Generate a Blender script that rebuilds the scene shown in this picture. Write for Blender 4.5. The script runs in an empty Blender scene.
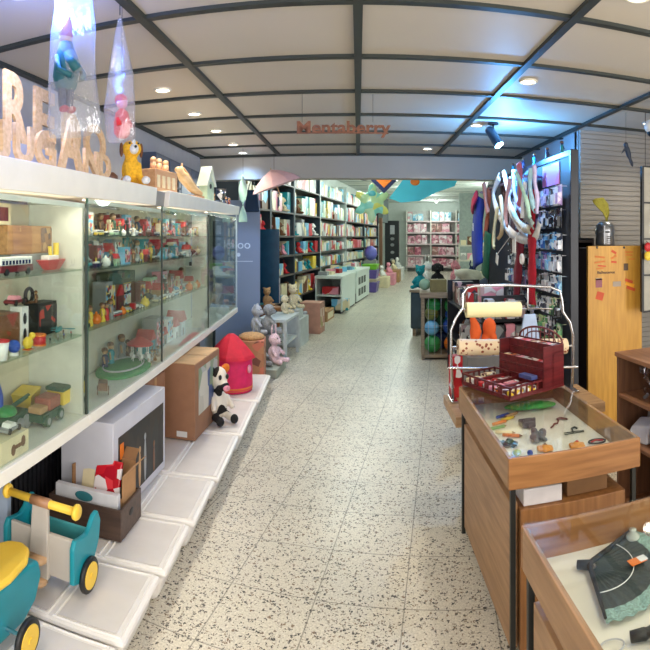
import bpy, bmesh, math, random
from math import sin, cos, tan, atan2, pi, radians, sqrt
from mathutils import Vector, Matrix, Euler
random.seed(7)
sc = bpy.context.scene
COL = sc.collection
# ------------------------------------------------------------------ camera (a phone panorama: cylindrical picture)
F, VX, HY, HC = 545.0, 358.0, 237.0, 1.63
cd = bpy.data.cameras.new('camera'); cam = bpy.data.objects.new('camera', cd); COL.objects.link(cam)
cam.location = (0, 0, HC); cam.rotation_euler = (pi/2, 0, 0)
cd.type = 'PANO'; cd.panorama_type = 'CENTRAL_CYLINDRICAL'
cd.central_cylindrical_radius = 1.0
cd.central_cylindrical_range_u_min = -VX/F
cd.central_cylindrical_range_u_max = (650-VX)/F
cd.central_cylindrical_range_v_min = -(650-HY)/F
cd.central_cylindrical_range_v_max = HY/F
cd.clip_end = 200
sc.camera = cam
# ------------------------------------------------------------------ world, exposure
w = bpy.data.worlds.new('world'); sc.world = w; w.use_nodes = True
w.node_tree.nodes['Background'].inputs[0].default_value = (1.0, .95, .88, 1)
w.node_tree.nodes['Background'].inputs[1].default_value = 1.4
sc.view_settings.view_transform = 'Standard'; sc.view_settings.look = 'None'
sc.view_settings.exposure = 0.35; sc.view_settings.gamma = 1.0; sc.view_settings.use_curve_mapping = False
CZ = 2.68            # ceiling of the front room
FY = 6.85            # the fascia over the passage to the back room
PH = .175            # the back room is turned this much
CZB = 3.3
def BR(s, lat, z=0.0):
    return Vector((s*sin(PH)+lat*cos(PH), FY+s*cos(PH)-lat*sin(PH), z))
def light(name, kind, loc, energy, color=(1, 1, 1), size=.1, rot=(0, 0, 0), spot=None, size_y=None):
    l = bpy.data.lights.new(name, kind); l.energy = energy; l.color = color
    if kind == 'AREA':
        l.size = size
        if size_y: l.shape = 'RECTANGLE'; l.size_y = size_y
    else: l.shadow_soft_size = size
    if spot: l.spot_size = spot; l.spot_blend = .8
    o = bpy.data.objects.new(name, l); COL.objects.link(o); o.location = loc; o.rotation_euler = rot
    return o
# daylight through the shop front behind the camera
light('shopfront_daylight', 'AREA', (0.6, -1.4, 1.5), 60, (1, .98, .95), 4.5, (pi/2, 0, 0), size_y=2.2)
light('side_fill_light', 'AREA', (3.85, .3, 1.5), 115, (1, .97, .93), 2.6, (0, pi/2, 0), size_y=1.8)  # added fill lamp that brightens header faces and letters, no window there
# ------------------------------------------------------------------ materials
MC = {}
def nodes(m): m.use_nodes = True; return m.node_tree.nodes, m.node_tree.links, m.node_tree.nodes['Principled BSDF']
def mat(name, c, rough=.55, metal=0.0, var=.12, scale=9.0, bump=0.0, emis=0.0, spec=None, tr=0.0):
    if name in MC: return MC[name]
    m = bpy.data.materials.new(name); N, L, b = nodes(m)
    b.inputs['Roughness'].default_value = rough; b.inputs['Metallic'].default_value = metal
    if spec is not None: b.inputs['Specular IOR Level'].default_value = spec
    tc = N.new('ShaderNodeTexCoord'); nz = N.new('ShaderNodeTexNoise'); nz.inputs['Scale'].default_value = scale
    nz.inputs['Detail'].default_value = 3
    L.new(tc.outputs['Object'], nz.inputs['Vector'])
    r = N.new('ShaderNodeValToRGB'); L.new(nz.outputs['Fac'], r.inputs['Fac'])
    r.color_ramp.elements[0].position = .3; r.color_ramp.elements[1].position = .7
    r.color_ramp.elements[0].color = tuple(x*(1-var) for x in c[:3])+(1,)
    r.color_ramp.elements[1].color = tuple(min(1, x*(1+var)) for x in c[:3])+(1,)
    L.new(r.outputs[0], b.inputs['Base Color'])
    if bump:
        bp = N.new('ShaderNodeBump'); bp.inputs['Strength'].default_value = bump; bp.inputs['Distance'].default_value = .01
        L.new(nz.outputs['Fac'], bp.inputs['Height']); L.new(bp.outputs[0], b.inputs['Normal'])
    if emis:
        b.inputs['Emission Color'].default_value = c[:3]+(1,) if len(c) == 3 else c
        b.inputs['Emission Strength'].default_value = emis
    if tr: b.inputs['Transmission Weight'].default_value = tr
    MC[name] = m; return m
def wood(name, c1, c2, scale=3.0, axis=0, rough=.45):
    if name in MC: return MC[name]
    m = bpy.data.materials.new(name); N, L, b = nodes(m); b.inputs['Roughness'].default_value = rough
    tc = N.new('ShaderNodeTexCoord'); mp = N.new('ShaderNodeMapping')
    s = [14, 14, 14]; s[axis] = 1.2; mp.inputs['Scale'].default_value = s
    nz = N.new('ShaderNodeTexNoise'); nz.inputs['Scale'].default_value = scale; nz.inputs['Detail'].default_value = 6
    r = N.new('ShaderNodeValToRGB'); r.color_ramp.elements[0].position = .3; r.color_ramp.elements[1].position = .75
    r.color_ramp.elements[0].color = c1+(1,); r.color_ramp.elements[1].color = c2+(1,)
    L.new(tc.outputs['Object'], mp.inputs[0]); L.new(mp.outputs[0], nz.inputs['Vector']); L.new(nz.outputs['Fac'], r.inputs[0]); L.new(r.outputs[0], b.inputs['Base Color'])
    MC[name] = m; return m
def printed(name, cols, scale=14.0, rough=.35, stretch=(1, 1, 1), rnd=True):
    """a printed package: blocks of a few ink colours"""
    if name in MC: return MC[name]
    m = bpy.data.materials.new(name); N, L, b = nodes(m); b.inputs['Roughness'].default_value = rough
    tc = N.new('ShaderNodeTexCoord'); mp = N.new('ShaderNodeMapping'); mp.inputs['Scale'].default_value = stretch
    v = N.new('ShaderNodeTexVoronoi'); v.inputs['Scale'].default_value = scale
    L.new(tc.outputs['Object'], mp.inputs[0])
    if rnd:
        oi = N.new('ShaderNodeObjectInfo'); ml = N.new('ShaderNodeMath'); ml.operation = 'MULTIPLY'; ml.inputs[1].default_value = 40
        L.new(oi.outputs['Random'], ml.inputs[0]); L.new(ml.outputs[0], mp.inputs['Location'])
    L.new(mp.outputs[0], v.inputs['Vector'])
    r = N.new('ShaderNodeValToRGB'); r.color_ramp.interpolation = 'CONSTANT'
    sp = N.new('ShaderNodeSeparateColor'); L.new(v.outputs['Color'], sp.inputs[0]); L.new(sp.outputs[0], r.inputs[0])
    e = r.color_ramp.elements; e[0].color = cols[0]+(1,); e[0].position = 0; e[1].color = cols[1]+(1,); e[1].position = 1/len(cols)+.12
    for i, c in enumerate(cols[2:]):
        k = e.new((i+2)/len(cols)+.1*(1-(i+2)/len(cols))); k.color = c+(1,)
    L.new(r.outputs[0], b.inputs['Base Color']); MC[name] = m; return m
def glassy(name, tint, gloss=.08, rough=.02, bump=0.0, haze=0.0):
    """thin clear sheet: mostly see-through, a little mirror"""
    if name in MC: return MC[name]
    m = bpy.data.materials.new(name); N, L, b = nodes(m); N.remove(b); out = N['Material Output']
    t = N.new('ShaderNodeBsdfTransparent'); t.inputs[0].default_value = tint+(1,)
    g = N.new('ShaderNodeBsdfGlossy'); g.inputs['Roughness'].default_value = rough
    fr = N.new('ShaderNodeLayerWeight'); fr.inputs[0].default_value = .5
    pw = N.new('ShaderNodeMath'); pw.operation = 'POWER'; pw.inputs[1].default_value = 4.5; L.new(fr.outputs['Facing'], pw.inputs[0])
    ad = N.new('ShaderNodeMath'); ad.operation = 'MULTIPLY_ADD'; ad.inputs[1].default_value = .45; ad.inputs[2].default_value = gloss; ad.use_clamp = True
    mx = N.new('ShaderNodeMixShader'); L.new(pw.outputs[0], ad.inputs[0]); L.new(ad.outputs[0], mx.inputs[0])
    L.new(t.outputs[0], mx.inputs[1]); L.new(g.outputs[0], mx.inputs[2]); last = mx
    if bump:
        tc = N.new('ShaderNodeTexCoord'); mp = N.new('ShaderNodeMapping'); mp.inputs['Scale'].default_value = (1, 1, .35)
        nz = N.new('ShaderNodeTexNoise'); nz.inputs['Scale'].default_value = 22; nz.inputs['Detail'].default_value = 4
        bp = N.new('ShaderNodeBump'); bp.inputs['Strength'].default_value = bump; bp.inputs['Distance'].default_value = .02
        L.new(tc.outputs['Object'], mp.inputs[0]); L.new(mp.outputs[0], nz.inputs[0]); L.new(nz.outputs[0], bp.inputs['Height'])
        L.new(bp.outputs[0], g.inputs['Normal']); L.new(bp.outputs[0], fr.inputs['Normal'])
    if haze:
        d = N.new('ShaderNodeBsdfDiffuse'); d.inputs[0].default_value = (.85, .88, .92, 1)
        tl = N.new('ShaderNodeBsdfTranslucent'); tl.inputs[0].default_value = (.85, .88, .92, 1)
        m1 = N.new('ShaderNodeMixShader'); L.new(d.outputs[0], m1.inputs[1]); L.new(tl.outputs[0], m1.inputs[2])
        m2 = N.new('ShaderNodeMixShader'); m2.inputs[0].default_value = haze
        L.new(mx.outputs[0], m2.inputs[1]); L.new(m1.outputs[0], m2.inputs[2]); last = m2
    L.new(last.outputs[0], out.inputs[0]); MC[name] = m; return m
def srgb(r, g, b): return tuple(((x/255/12.92) if x <= 10 else ((x/255+.055)/1.055)**2.4) for x in (r, g, b))
S = srgb
PAL = {'white': S(225,225,220), 'cream': S(222,208,170), 'grey': S(140,142,142), 'black': S(28,28,30), 'red': S(190,40,45), 'dark red': S(105,25,32),
       'pink': S(226,150,165), 'orange': S(226,120,40), 'yellow': S(228,196,60), 'green': S(50,140,70), 'pale pink': S(222,192,198), 'dark green': S(30,75,50), 'teal': S(25,140,150),
       'sky blue': S(110,180,215), 'blue': S(35,75,165), 'navy': S(25,38,80), 'purple': S(110,80,160), 'brown': S(110,72,45), 'tan': S(180,140,95), 'pale green': S(170,205,165), 'silver': S(180,182,185)}
def pm(c, rough=.45): return mat('plain '+c+' '+str(rough), PAL[c], rough)
def soft(c): return mat('plush '+c, PAL[c], .95, var=.25, scale=60, bump=.5)
# ------------------------------------------------------------------ mesh building
class MB:
    def __init__(s): s.bm = bmesh.new()
    def hexa(s, p):      # 4 bottom + 4 top corners, both counter-clockwise seen from above
        v = [s.bm.verts.new(q) for q in p]
        for f in ((3,2,1,0),(4,5,6,7),(0,1,5,4),(1,2,6,5),(2,3,7,6),(3,0,4,7)): s.bm.faces.new([v[i] for i in f])
        return s
    def box(s, x0, x1, y0, y1, z0, z1):
        return s.hexa([(x0,y0,z0),(x1,y0,z0),(x1,y1,z0),(x0,y1,z0),(x0,y0,z1),(x1,y0,z1),(x1,y1,z1),(x0,y1,z1)])
    def cbox(s, c, d, rot=(0,0,0)):
        R = Euler(rot).to_matrix(); c = Vector(c); p = []
        for z in (-.5,.5):
            for x, y in ((-.5,-.5),(.5,-.5),(.5,.5),(-.5,.5)): p.append(c+R@Vector((x*d[0], y*d[1], z*d[2])))
        return s.hexa(p)
    def cyl(s, a, b, r, r2=None, n=12):
        a, b = Vector(a), Vector(b); r2 = r if r2 is None else r2; ax = (b-a).normalized(); q = ax.to_track_quat('Z', 'Y')
        A = [s.bm.verts.new(a+q@Vector((cos(2*pi*i/n)*r, sin(2*pi*i/n)*r, 0))) for i in range(n)]
        B = [s.bm.verts.new(b+q@Vector((cos(2*pi*i/n)*r2, sin(2*pi*i/n)*r2, 0))) for i in range(n)]
        for i in range(n): s.bm.faces.new((A[i], A[(i+1)%n], B[(i+1)%n], B[i]))
        s.bm.faces.new(A[::-1]); s.bm.faces.new(B); return s
    def ell(s, c, r, rot=(0,0,0), n=12, m=8):
        if not hasattr(r, '__len__'): r = (r, r, r)
        R = Euler(rot).to_matrix(); c = Vector(c)
        top = s.bm.verts.new(c+R@Vector((0,0,r[2]))); bot = s.bm.verts.new(c-R@Vector((0,0,r[2]))); rings = []
        for j in range(1, m):
            t = pi*j/m
            rings.append([s.bm.verts.new(c+R@Vector((r[0]*sin(t)*cos(2*pi*i/n), r[1]*sin(t)*sin(2*pi*i/n), r[2]*cos(t)))) for i in range(n)])
        for i in range(n):
            s.bm.faces.new((top, rings[0][i], rings[0][(i+1)%n])); s.bm.faces.new((bot, rings[-1][(i+1)%n], rings[-1][i]))
            for j in range(m-2): s.bm.faces.new((rings[j][i], rings[j+1][i], rings[j+1][(i+1)%n], rings[j][(i+1)%n]))
        return s
    def lathe(s, prof, n=16, c=(0,0,0)):
        c = Vector(c); rings = [[s.bm.verts.new(c+Vector((max(r,1e-4)*cos(2*pi*i/n), max(r,1e-4)*sin(2*pi*i/n), z))) for i in range(n)] for r, z in prof]
        for a, b in zip(rings, rings[1:]):
            for i in range(n): s.bm.faces.new((a[i], a[(i+1)%n], b[(i+1)%n], b[i]))
        s.bm.faces.new(rings[0][::-1]); s.bm.faces.new(rings[-1]); return s
    def prism(s, pts, d, M=None):   # polygon in local xy extruded by d along local z, placed by M
        M = M or Matrix()
        A = [s.bm.verts.new(M@Vector((x, y, 0))) for x, y in pts]; B = [s.bm.verts.new(M@Vector((x, y, d))) for x, y in pts]
        n = len(pts)
        for i in range(n): s.bm.faces.new((A[i], A[(i+1)%n], B[(i+1)%n], B[i]))
        s.bm.faces.new(A[::-1]); s.bm.faces.new(B); return s
    def tube(s, path, r, n=8, closed=False):
        P = [Vector(p) for p in path]; rings = []; N = len(P); up = None
        for i, p in enumerate(P):
            if closed: t = P[(i+1)%N]-P[i-1]
            else: t = P[min(i+1, N-1)]-P[max(i-1, 0)]
            t.normalize()
            if up is None: up = Vector((0,0,1)) if abs(t.z) < .9 else Vector((1,0,0))
            x = up.cross(t); x.normalize(); y = t.cross(x); up = y
            rr = r[i] if hasattr(r, '__len__') else r
            rings.append([s.bm.verts.new(p+x*cos(2*pi*k/n)*rr+y*sin(2*pi*k/n)*rr) for k in range(n)])
        prs = list(zip(rings, rings[1:]))+([(rings[-1], rings[0])] if closed else [])
        for a, b in prs:
            for k in range(n): s.bm.faces.new((a[k], a[(k+1)%n], b[(k+1)%n], b[k]))
        if not closed: s.bm.faces.new(rings[0][::-1]); s.bm.faces.new(rings[-1])
        return s
    def strip(s, rows):  # rows of points -> sheet
        V = [[s.bm.verts.new(p) for p in r] for r in rows]
        for a, b in zip(V, V[1:]):
            for i in range(len(a)-1): s.bm.faces.new((a[i], a[i+1], b[i+1], b[i]))
        return s
    def build(s, name, m, parent=None, smooth=False, bevel=0, solid=0, remesh=0, loc=None, rot=None):
        bmesh.ops.recalc_face_normals(s.bm, faces=s.bm.faces)
        me = bpy.data.meshes.new(name); s.bm.to_mesh(me); s.bm.free()
        me.materials.append(m); o = bpy.data.objects.new(name, me); COL.objects.link(o)
        if smooth: me.polygons.foreach_set('use_smooth', [True]*len(me.polygons))
        if parent: o.parent = parent
        if loc is not None: o.location = loc
        if rot is not None: o.rotation_euler = rot
        if solid: k = o.modifiers.new('s', 'SOLIDIFY'); k.thickness = solid; k.offset = 0
        if remesh:
            k = o.modifiers.new('r', 'REMESH'); k.mode = 'VOXEL'; k.voxel_size = remesh; k.use_smooth_shade = True
            k = o.modifiers.new('m', 'SMOOTH'); k.iterations = 3
        if bevel: k = o.modifiers.new('b', 'BEVEL'); k.width = bevel; k.segments = 2; k.limit_method = 'ANGLE'
        return o
def textmesh(body, size, depth, m, name, parent=None, loc=(0,0,0), rot=(0,0,0), bold=0.0, sx=1.0, spacing=1.0):
    c = bpy.data.curves.new(name, 'FONT'); c.body = body; c.size = size; c.extrude = depth; c.offset = bold; c.space_character = spacing
    c.align_x = 'CENTER'; c.resolution_u = 4
    t = bpy.data.objects.new(name, c); COL.objects.link(t)
    dg = bpy.context.evaluated_depsgraph_get(); me = bpy.data.meshes.new_from_object(t.evaluated_get(dg)); bpy.data.objects.remove(t)
    for v in me.vertices: v.co.x *= sx
    me.materials.clear(); me.materials.append(m)
    o = bpy.data.objects.new(name, me); COL.objects.link(o); o.location = loc; o.rotation_euler = rot
    if parent: o.parent = parent
    return o
def tag(o, label, cat, group=None, kind=None):
    o['label'] = label; o['category'] = cat
    if group: o['group'] = group
    if kind: o['kind'] = kind
    n = len(label.split())
    if n > 16 or n < 4: print('LABEL LENGTH', n, label)
    return o
def thing(name, label, cat, loc=(0,0,0), rz=0.0, group=None):
    o = bpy.data.objects.new(name, None); COL.objects.link(o); o.location = loc; o.rotation_euler = (0,0,rz); o.empty_display_size = .05
    return tag(o, label, cat, group)
def struct(o): o['kind'] = 'structure'; return o
ORD = ['first','second','third','fourth','fifth','sixth','seventh','eighth','ninth','tenth','eleventh','twelfth','thirteenth','fourteenth','fifteenth','sixteenth','seventeenth','eighteenth','nineteenth','twentieth']
# pixel of the photograph + one known coordinate -> point of the room
def P(px, py, z):
    R = (HC-z)*F/(py-HY); t = (px-VX)/F; return Vector((R*sin(t), R*cos(t), z))
def PR(px, py, R):
    t = (px-VX)/F; return Vector((R*sin(t), R*cos(t), HC+(HY-py)/F*R))
def PY(px, py, Y): return PR(px, py, Y/cos((px-VX)/F))
def PX(px, py, X): return PR(px, py, X/sin((px-VX)/F))
# ------------------------------------------------------------------ structure materials
def mat_floor():
    m = bpy.data.materials.new('terrazzo tiles'); N, L, b = nodes(m)
    tc = N.new('ShaderNodeTexCoord'); mp = N.new('ShaderNodeMapping'); mp.vector_type = 'POINT'
    mp.inputs['Rotation'].default_value = (0, 0, .156)
    L.new(tc.outputs['Object'], mp.inputs[0])
    def ramp(src, stops, out=None):
        r = N.new('ShaderNodeValToRGB'); L.new(src, r.inputs[0]); e = r.color_ramp.elements
        e[0].position, e[0].color = stops[0][0], stops[0][1]+(1,); e[1].position, e[1].color = stops[1][0], stops[1][1]+(1,)
        for p_, c_ in stops[2:]: k = e.new(p_); k.color = c_+(1,)
        return r.outputs[0]
    v = N.new('ShaderNodeTexVoronoi'); v.inputs['Scale'].default_value = 82; v.feature = 'F1'; v.inputs['Randomness'].default_value = 1
    nz0 = N.new('ShaderNodeTexNoise'); nz0.inputs['Scale'].default_value = 60; L.new(mp.outputs[0], nz0.inputs[0])
    mxv = N.new('ShaderNodeMix'); mxv.data_type = 'VECTOR'; mxv.inputs[0].default_value = .03
    L.new(mp.outputs[0], mxv.inputs[4]); L.new(nz0.outputs['Color'], mxv.inputs[5]); L.new(mxv.outputs[1], v.inputs['Vector'])
    sp = N.new('ShaderNodeSeparateColor'); L.new(v.outputs['Color'], sp.inputs[0])
    # chip size differs per cell: chip where distance < random radius
    mr = N.new('ShaderNodeMapRange'); mr.inputs[1].default_value = .20; mr.inputs[2].default_value = 1; mr.inputs[3].default_value = 0; mr.inputs[4].default_value = .60
    L.new(sp.outputs[0], mr.inputs[0])
    lt = N.new('ShaderNodeMath'); lt.operation = 'LESS_THAN'; L.new(v.outputs['Distance'], lt.inputs[0]); L.new(mr.outputs[0], lt.inputs[1])
    chipc = ramp(sp.outputs[1], [(0, S(48,44,40)), (.55, S(95,88,80)), (.8, S(120,95,70)), (.95, S(150,140,125))])
    nb = N.new('ShaderNodeTexNoise'); nb.inputs['Scale'].default_value = 120; nb.inputs['Detail'].default_value = 2; L.new(mp.outputs[0], nb.inputs[0])
    base = ramp(nb.outputs['Fac'], [(.3, S(184,176,158)), (.65, S(222,214,196))])
    mx = N.new('ShaderNodeMix'); mx.data_type = 'RGBA'; L.new(lt.outputs[0], mx.inputs[0]); L.new(base, mx.inputs[6]); L.new(chipc, mx.inputs[7])
    # joints every 0.40 m
    sep = N.new('ShaderNodeSeparateXYZ'); L.new(mp.outputs[0], sep.inputs[0])
    def joint(out, off):
        a = N.new('ShaderNodeMath'); a.operation = 'MULTIPLY_ADD'; a.inputs[1].default_value = 2.5; a.inputs[2].default_value = off; L.new(out, a.inputs[0])
        f = N.new('ShaderNodeMath'); f.operation = 'FRACT'; L.new(a.outputs[0], f.inputs[0])
        c = N.new('ShaderNodeMath'); c.operation = 'COMPARE'; c.inputs[1].default_value = .5; c.inputs[2].default_value = .0075; L.new(f.outputs[0], c.inputs[0]); return c.outputs[0]
    j1 = joint(sep.outputs[0], .925); j2 = joint(sep.outputs[1], .55)
    jm = N.new('ShaderNodeMath'); jm.operation = 'MAXIMUM'; L.new(j1, jm.inputs[0]); L.new(j2, jm.inputs[1])
    js = N.new('ShaderNodeMath'); js.operation = 'MULTIPLY'; js.inputs[1].default_value = .6; L.new(jm.outputs[0], js.inputs[0])
    mj = N.new('ShaderNodeMix'); mj.data_type = 'RGBA'; L.new(js.outputs[0], mj.inputs[0]); L.new(mx.outputs[2], mj.inputs[6]); mj.inputs[7].default_value = S(85,80,72)+(1,)
    # worn large-scale tone
    nw = N.new('ShaderNodeTexNoise'); nw.inputs['Scale'].default_value = 1.3; L.new(mp.outputs[0], nw.inputs[0])
    tw = ramp(nw.outputs['Fac'], [(.3, (.82,.83,.84)), (.7, (1,1,1))])
    mw = N.new('ShaderNodeMix'); mw.data_type = 'RGBA'; mw.blend_type = 'MULTIPLY'; mw.inputs[0].default_value = 1; L.new(mj.outputs[2], mw.inputs[6]); L.new(tw, mw.inputs[7])
    L.new(mw.outputs[2], b.inputs['Base Color'])
    b.inputs['Roughness'].default_value = .34; b.inputs['Specular IOR Level'].default_value = .45
    return m
M_floor = mat_floor()
M_ceil = mat('ceiling panel', S(192,184,170), .55, var=.03, scale=.8)
M_beam = mat('ceiling dark strip', S(42,48,44), .5)
M_wall = mat('wall paint grey', S(170,172,176), .8, var=.04)
M_fasc = mat('fascia paint', S(172,166,154), .6, var=.05, scale=1.5)
M_bwall = mat('back room wall', S(205,212,205), .8, var=.04)
M_bceil = mat('back room ceiling', S(225,232,225), .8, var=.02)
M_white = mat('white lacquer', S(232,228,216), .35, var=.03)
M_glass = glassy('cabinet glass', (.93, .97, .95), .06)
M_tglass = glassy('table glass', (.96, .98, .97), .05)
# ------------------------------------------------------------------ structure
struct(MB().box(-3.2, 8.5, -2.0, 28.5, -.1, 0).build('floor', M_floor))
struct(MB().box(-2.14, 4.1, -1.6, FY+.02, CZ, CZ+.12).build('ceiling', M_ceil))
struct(MB().box(-2.14, -2.04, -1.6, FY+.2, 0, CZ).build('wall_left', M_wall))
struct(MB().box(4.0, 4.1, -1.6, 4.9, 0, CZ).build('wall_right', M_wall))
struct(MB().box(-2.04, 2.12, FY, FY+.2, 2.37, CZ+.7).build('wall_fascia', M_fasc))
struct(MB().box(2.12, 2.22, 5.0, FY+.1, 0, CZ).build('wall_right_recess', M_wall))
struct(MB().box(2.12, 4.1, FY+.1, FY+.2, 0, CZB).build('wall_return', M_bwall))
# beams: long ones run away from the camera, cross ones every 0.745 m
xs = [-2.0, -1.0, 0.0, 1.0, 2.03, 3.05]
for i, x in enumerate(xs):
    struct(MB().box(x-.022, x+.022, -1.5, FY, CZ-.022, CZ+.01).build('trim_%d' % (i+1), M_beam))
ys = [2.40+.745*k for k in range(-4, 7)]
for i, y in enumerate(ys):
    if y < FY-.05: struct(MB().box(-2.04, 4.0, y-.022, y+.022, CZ-.018, CZ+.01).build('trim_%d' % (i+10), M_beam))
struct(MB().box(-2.04, 2.12, FY-.03, FY+.01, CZ-.03, CZ+.01).build('trim_30', M_beam))
# slat wall facing the camera on the right
m_sl = bpy.data.materials.new('slat wall'); N, L, b = nodes(m_sl); b.inputs['Roughness'].default_value = .55
b.inputs['Base Color'].default_value = S(158,153,146)+(1,)
mb = MB(); zz = .05
while zz < CZ-.02:
    mb.box(2.12, 4.0, 4.9, 4.94, zz, min(zz+.042, CZ-.001)); mb.box(2.12, 4.0, 4.915, 4.98, zz+.042, zz+.05); zz += .05
struct(mb.build('wall_slatted', m_sl))
struct(MB().box(2.12, 4.1, 4.97, 5.05, 0, CZ).build('wall_behind_slats', M_wall))
# back room shell
def brbox(s0, s1, l0, l1, z0, z1, name, m, kind='structure'):
    mb = MB(); mb.hexa([BR(s0,l0,z0), BR(s0,l1,z0), BR(s1,l1,z0), BR(s1,l0,z0), BR(s0,l0,z1), BR(s0,l1,z1), BR(s1,l1,z1), BR(s1,l0,z1)])
    o = mb.build(name, m)
    if kind: o['kind'] = kind
    return o
brbox(.0, 19.9, -2.3, -2.2, 0, CZB, 'wall_back_room_left', M_bwall)
brbox(19.7, 19.8, -2.3, 4.4, 0, CZB, 'wall_back', M_bwall)
brbox(.9, 19.9, 3.3, 3.4, 0, CZB, 'wall_back_room_right', M_bwall)
brbox(14.0, 14.5, 1.42, 3.3, 0, CZB, 'wall_pier', mat('pier paint', S(150,160,155), .8))
struct(MB().hexa([(-2.4,FY+.2,CZB),(4.3,FY+.2,CZB),tuple(BR(20,4.5,CZB)),tuple(BR(20,-2.4,CZB)),(-2.4,FY+.2,CZB+.1),(4.3,FY+.2,CZB+.1),tuple(BR(20,4.5,CZB+.1)),tuple(BR(20,-2.4,CZB+.1))]).build('ceiling_back_room', M_bceil))
# grid lines of the back room ceiling
for i in range(14):
    s = 1.5+i*1.3
    brbox(s, s+.05, -2.2, 3.3, CZB-.012, CZB+.002, 'trim_%d' % (40+i), mat('back ceiling strip', S(150,160,155), .7))
# doorway at the end of the left shelving
brbox(15.5, 17.4, -2.22, -1.7, 2.25, CZB, 'wall_over_doorway', mat('lintel paint', S(110,122,120), .8))
# ------------------------------------------------------------------ lamps
M_lamp = mat('lamp lens warm', (1.0, .86, .66), .5, emis=14, var=0)
M_lampw = mat('lamp lens cool', (.80, .92, 1.0), .5, emis=14, var=0)
def downlight(x, y, cool, label, energy=34):
    t = thing('ceiling_downlight', label, 'ceiling light', (x, y, CZ), 0)
    mb = MB(); mb.tube([(cos(a)*.055, sin(a)*.055, -.004) for a in [2*pi*i/20 for i in range(20)]], .010, 6, True); mb.build('ring', mat('ring white', S(225,220,205), .4), t, True)
    MB().cyl((0,0,-.006), (0,0,-.001), .048, n=20).build('lens', M_lampw if cool else M_lamp, t)
    l = light('downlight_beam', 'SPOT', (0, 0, -.02), energy*(1.3 if cool else 1), (.30, .52, 1) if cool else (1, .90, .76), .05, spot=radians(130)); l.parent = t
for i, (x, y) in enumerate([(-1.36,3.63),(-1.37,4.42),(-1.38,5.18),(-1.40,6.0),(-1.42,6.62)]):
    downlight(x, y, i == 4, 'small round recessed spotlight above the glass cabinets, %s from the camera' % ORD[i])
for i, (x, y, s) in enumerate([(1.126,3.49,'nearest one on the right half of the ceiling'),(1.10,4.98,'beside the blue ceiling spotlight'),(.82,6.40,'by the passage to the back room'),(2.55,4.32,'at the right edge above the slatted wall'),(1.16,2.06,'at the top right corner of the picture')]):
    downlight(x, y, False, 'small round recessed ceiling lamp '+s)
# general room lamps out of the picture (above and behind the camera)
for i, (x, y) in enumerate([(-1.1,.4),(1.1,.4),(-1.36,1.9),(2.5,1.2)]):
    downlight(x, y, False, ['recessed ceiling lamp behind left of the camera','recessed ceiling lamp behind right of the camera','recessed ceiling lamp above the hanging bags','recessed ceiling lamp over the right aisle'][i], (45, 45, 16, 45)[i])
# back-room tubes
M_tube = mat('tube glow', (.90, 1.0, .95), .5, emis=9, var=0)
for i, (s, lat) in enumerate([(1.6,-.5),(4.6,-.7),(7.8,-.4),(11.2,0.0),(14.8,0.0),(18.0,.4),(10.5,2.45),(6.0,2.3)]):
    t = thing('fluorescent_lamp', ['nearest','second nearest','third nearest','fourth nearest','fifth nearest','farthest','far right','near right'][i]+' white tube lamp on the back room ceiling', 'ceiling light', BR(s, lat, CZB), -PH)
    MB().box(-.09, .09, -.75, .75, -.05, -.0015).build('housing', M_white, t)
    MB().cyl((0,-.72,-.07), (0,.72,-.07), .022).build('tube', M_tube, t)
    l = light('tube_light', 'POINT', (0,0,-.40), 40, (.88, 1.0, .94), .25); l.parent = t
# blue spotlights
def spotlight(base, aim, label, energy, hue=(.10, .42, 1.0)):
    t = thing('blue_spotlight', label, 'spotlight', base)
    MB().cyl((0,0,-.001), (0,0,-.018), .05).build('base_plate', mat('spot housing', S(30,40,55), .4), t)
    MB().cyl((0,0,-.018), (0,0,-.09), .011).build('stem', mat('spot housing', S(30,40,55), .4), t)
    d = Vector(aim).normalized(); c = Vector((0,0,-.12)); a = c-d*.09; e = c+d*.11
    MB().cyl(a, a+d*.02, .03, .042, 16).cyl(a+d*.02, e, .042, .046, 16).build('can', mat('spot can', S(35,60,90), .35), t, False, .003)
    MB().cyl(e, e+d*.006, .04, n=16).build('lens', mat('blue lens', (.55,.85,1.0), .3, emis=30, var=0), t)
    l = light('blue_glow', 'POINT', c+d*.22, energy, hue, .04); l.parent = t
    return t
sb = PR(493, 118, 1); sb = P(493, 236.9, CZ) if False else Vector((sin((493-VX)/F)*5.0, cos((493-VX)/F)*5.0, CZ))
spotlight(sb, (.28, -.25, -.55), 'blue ceiling spotlight with a tilted can above the hanging scarves', 50)
q = spotlight(PR(50, 0, 2.08)*Vector((1,1,0)).length**0 if False else Vector((sin((50-VX)/F)*2.08, cos((50-VX)/F)*2.08, CZ)), (.1, .1, -.9), 'bright blue ceiling spotlight at the top left above the hanging bags', 20, (.08,.22,1.0)); q.scale = (.55,.55,.55)
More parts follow.
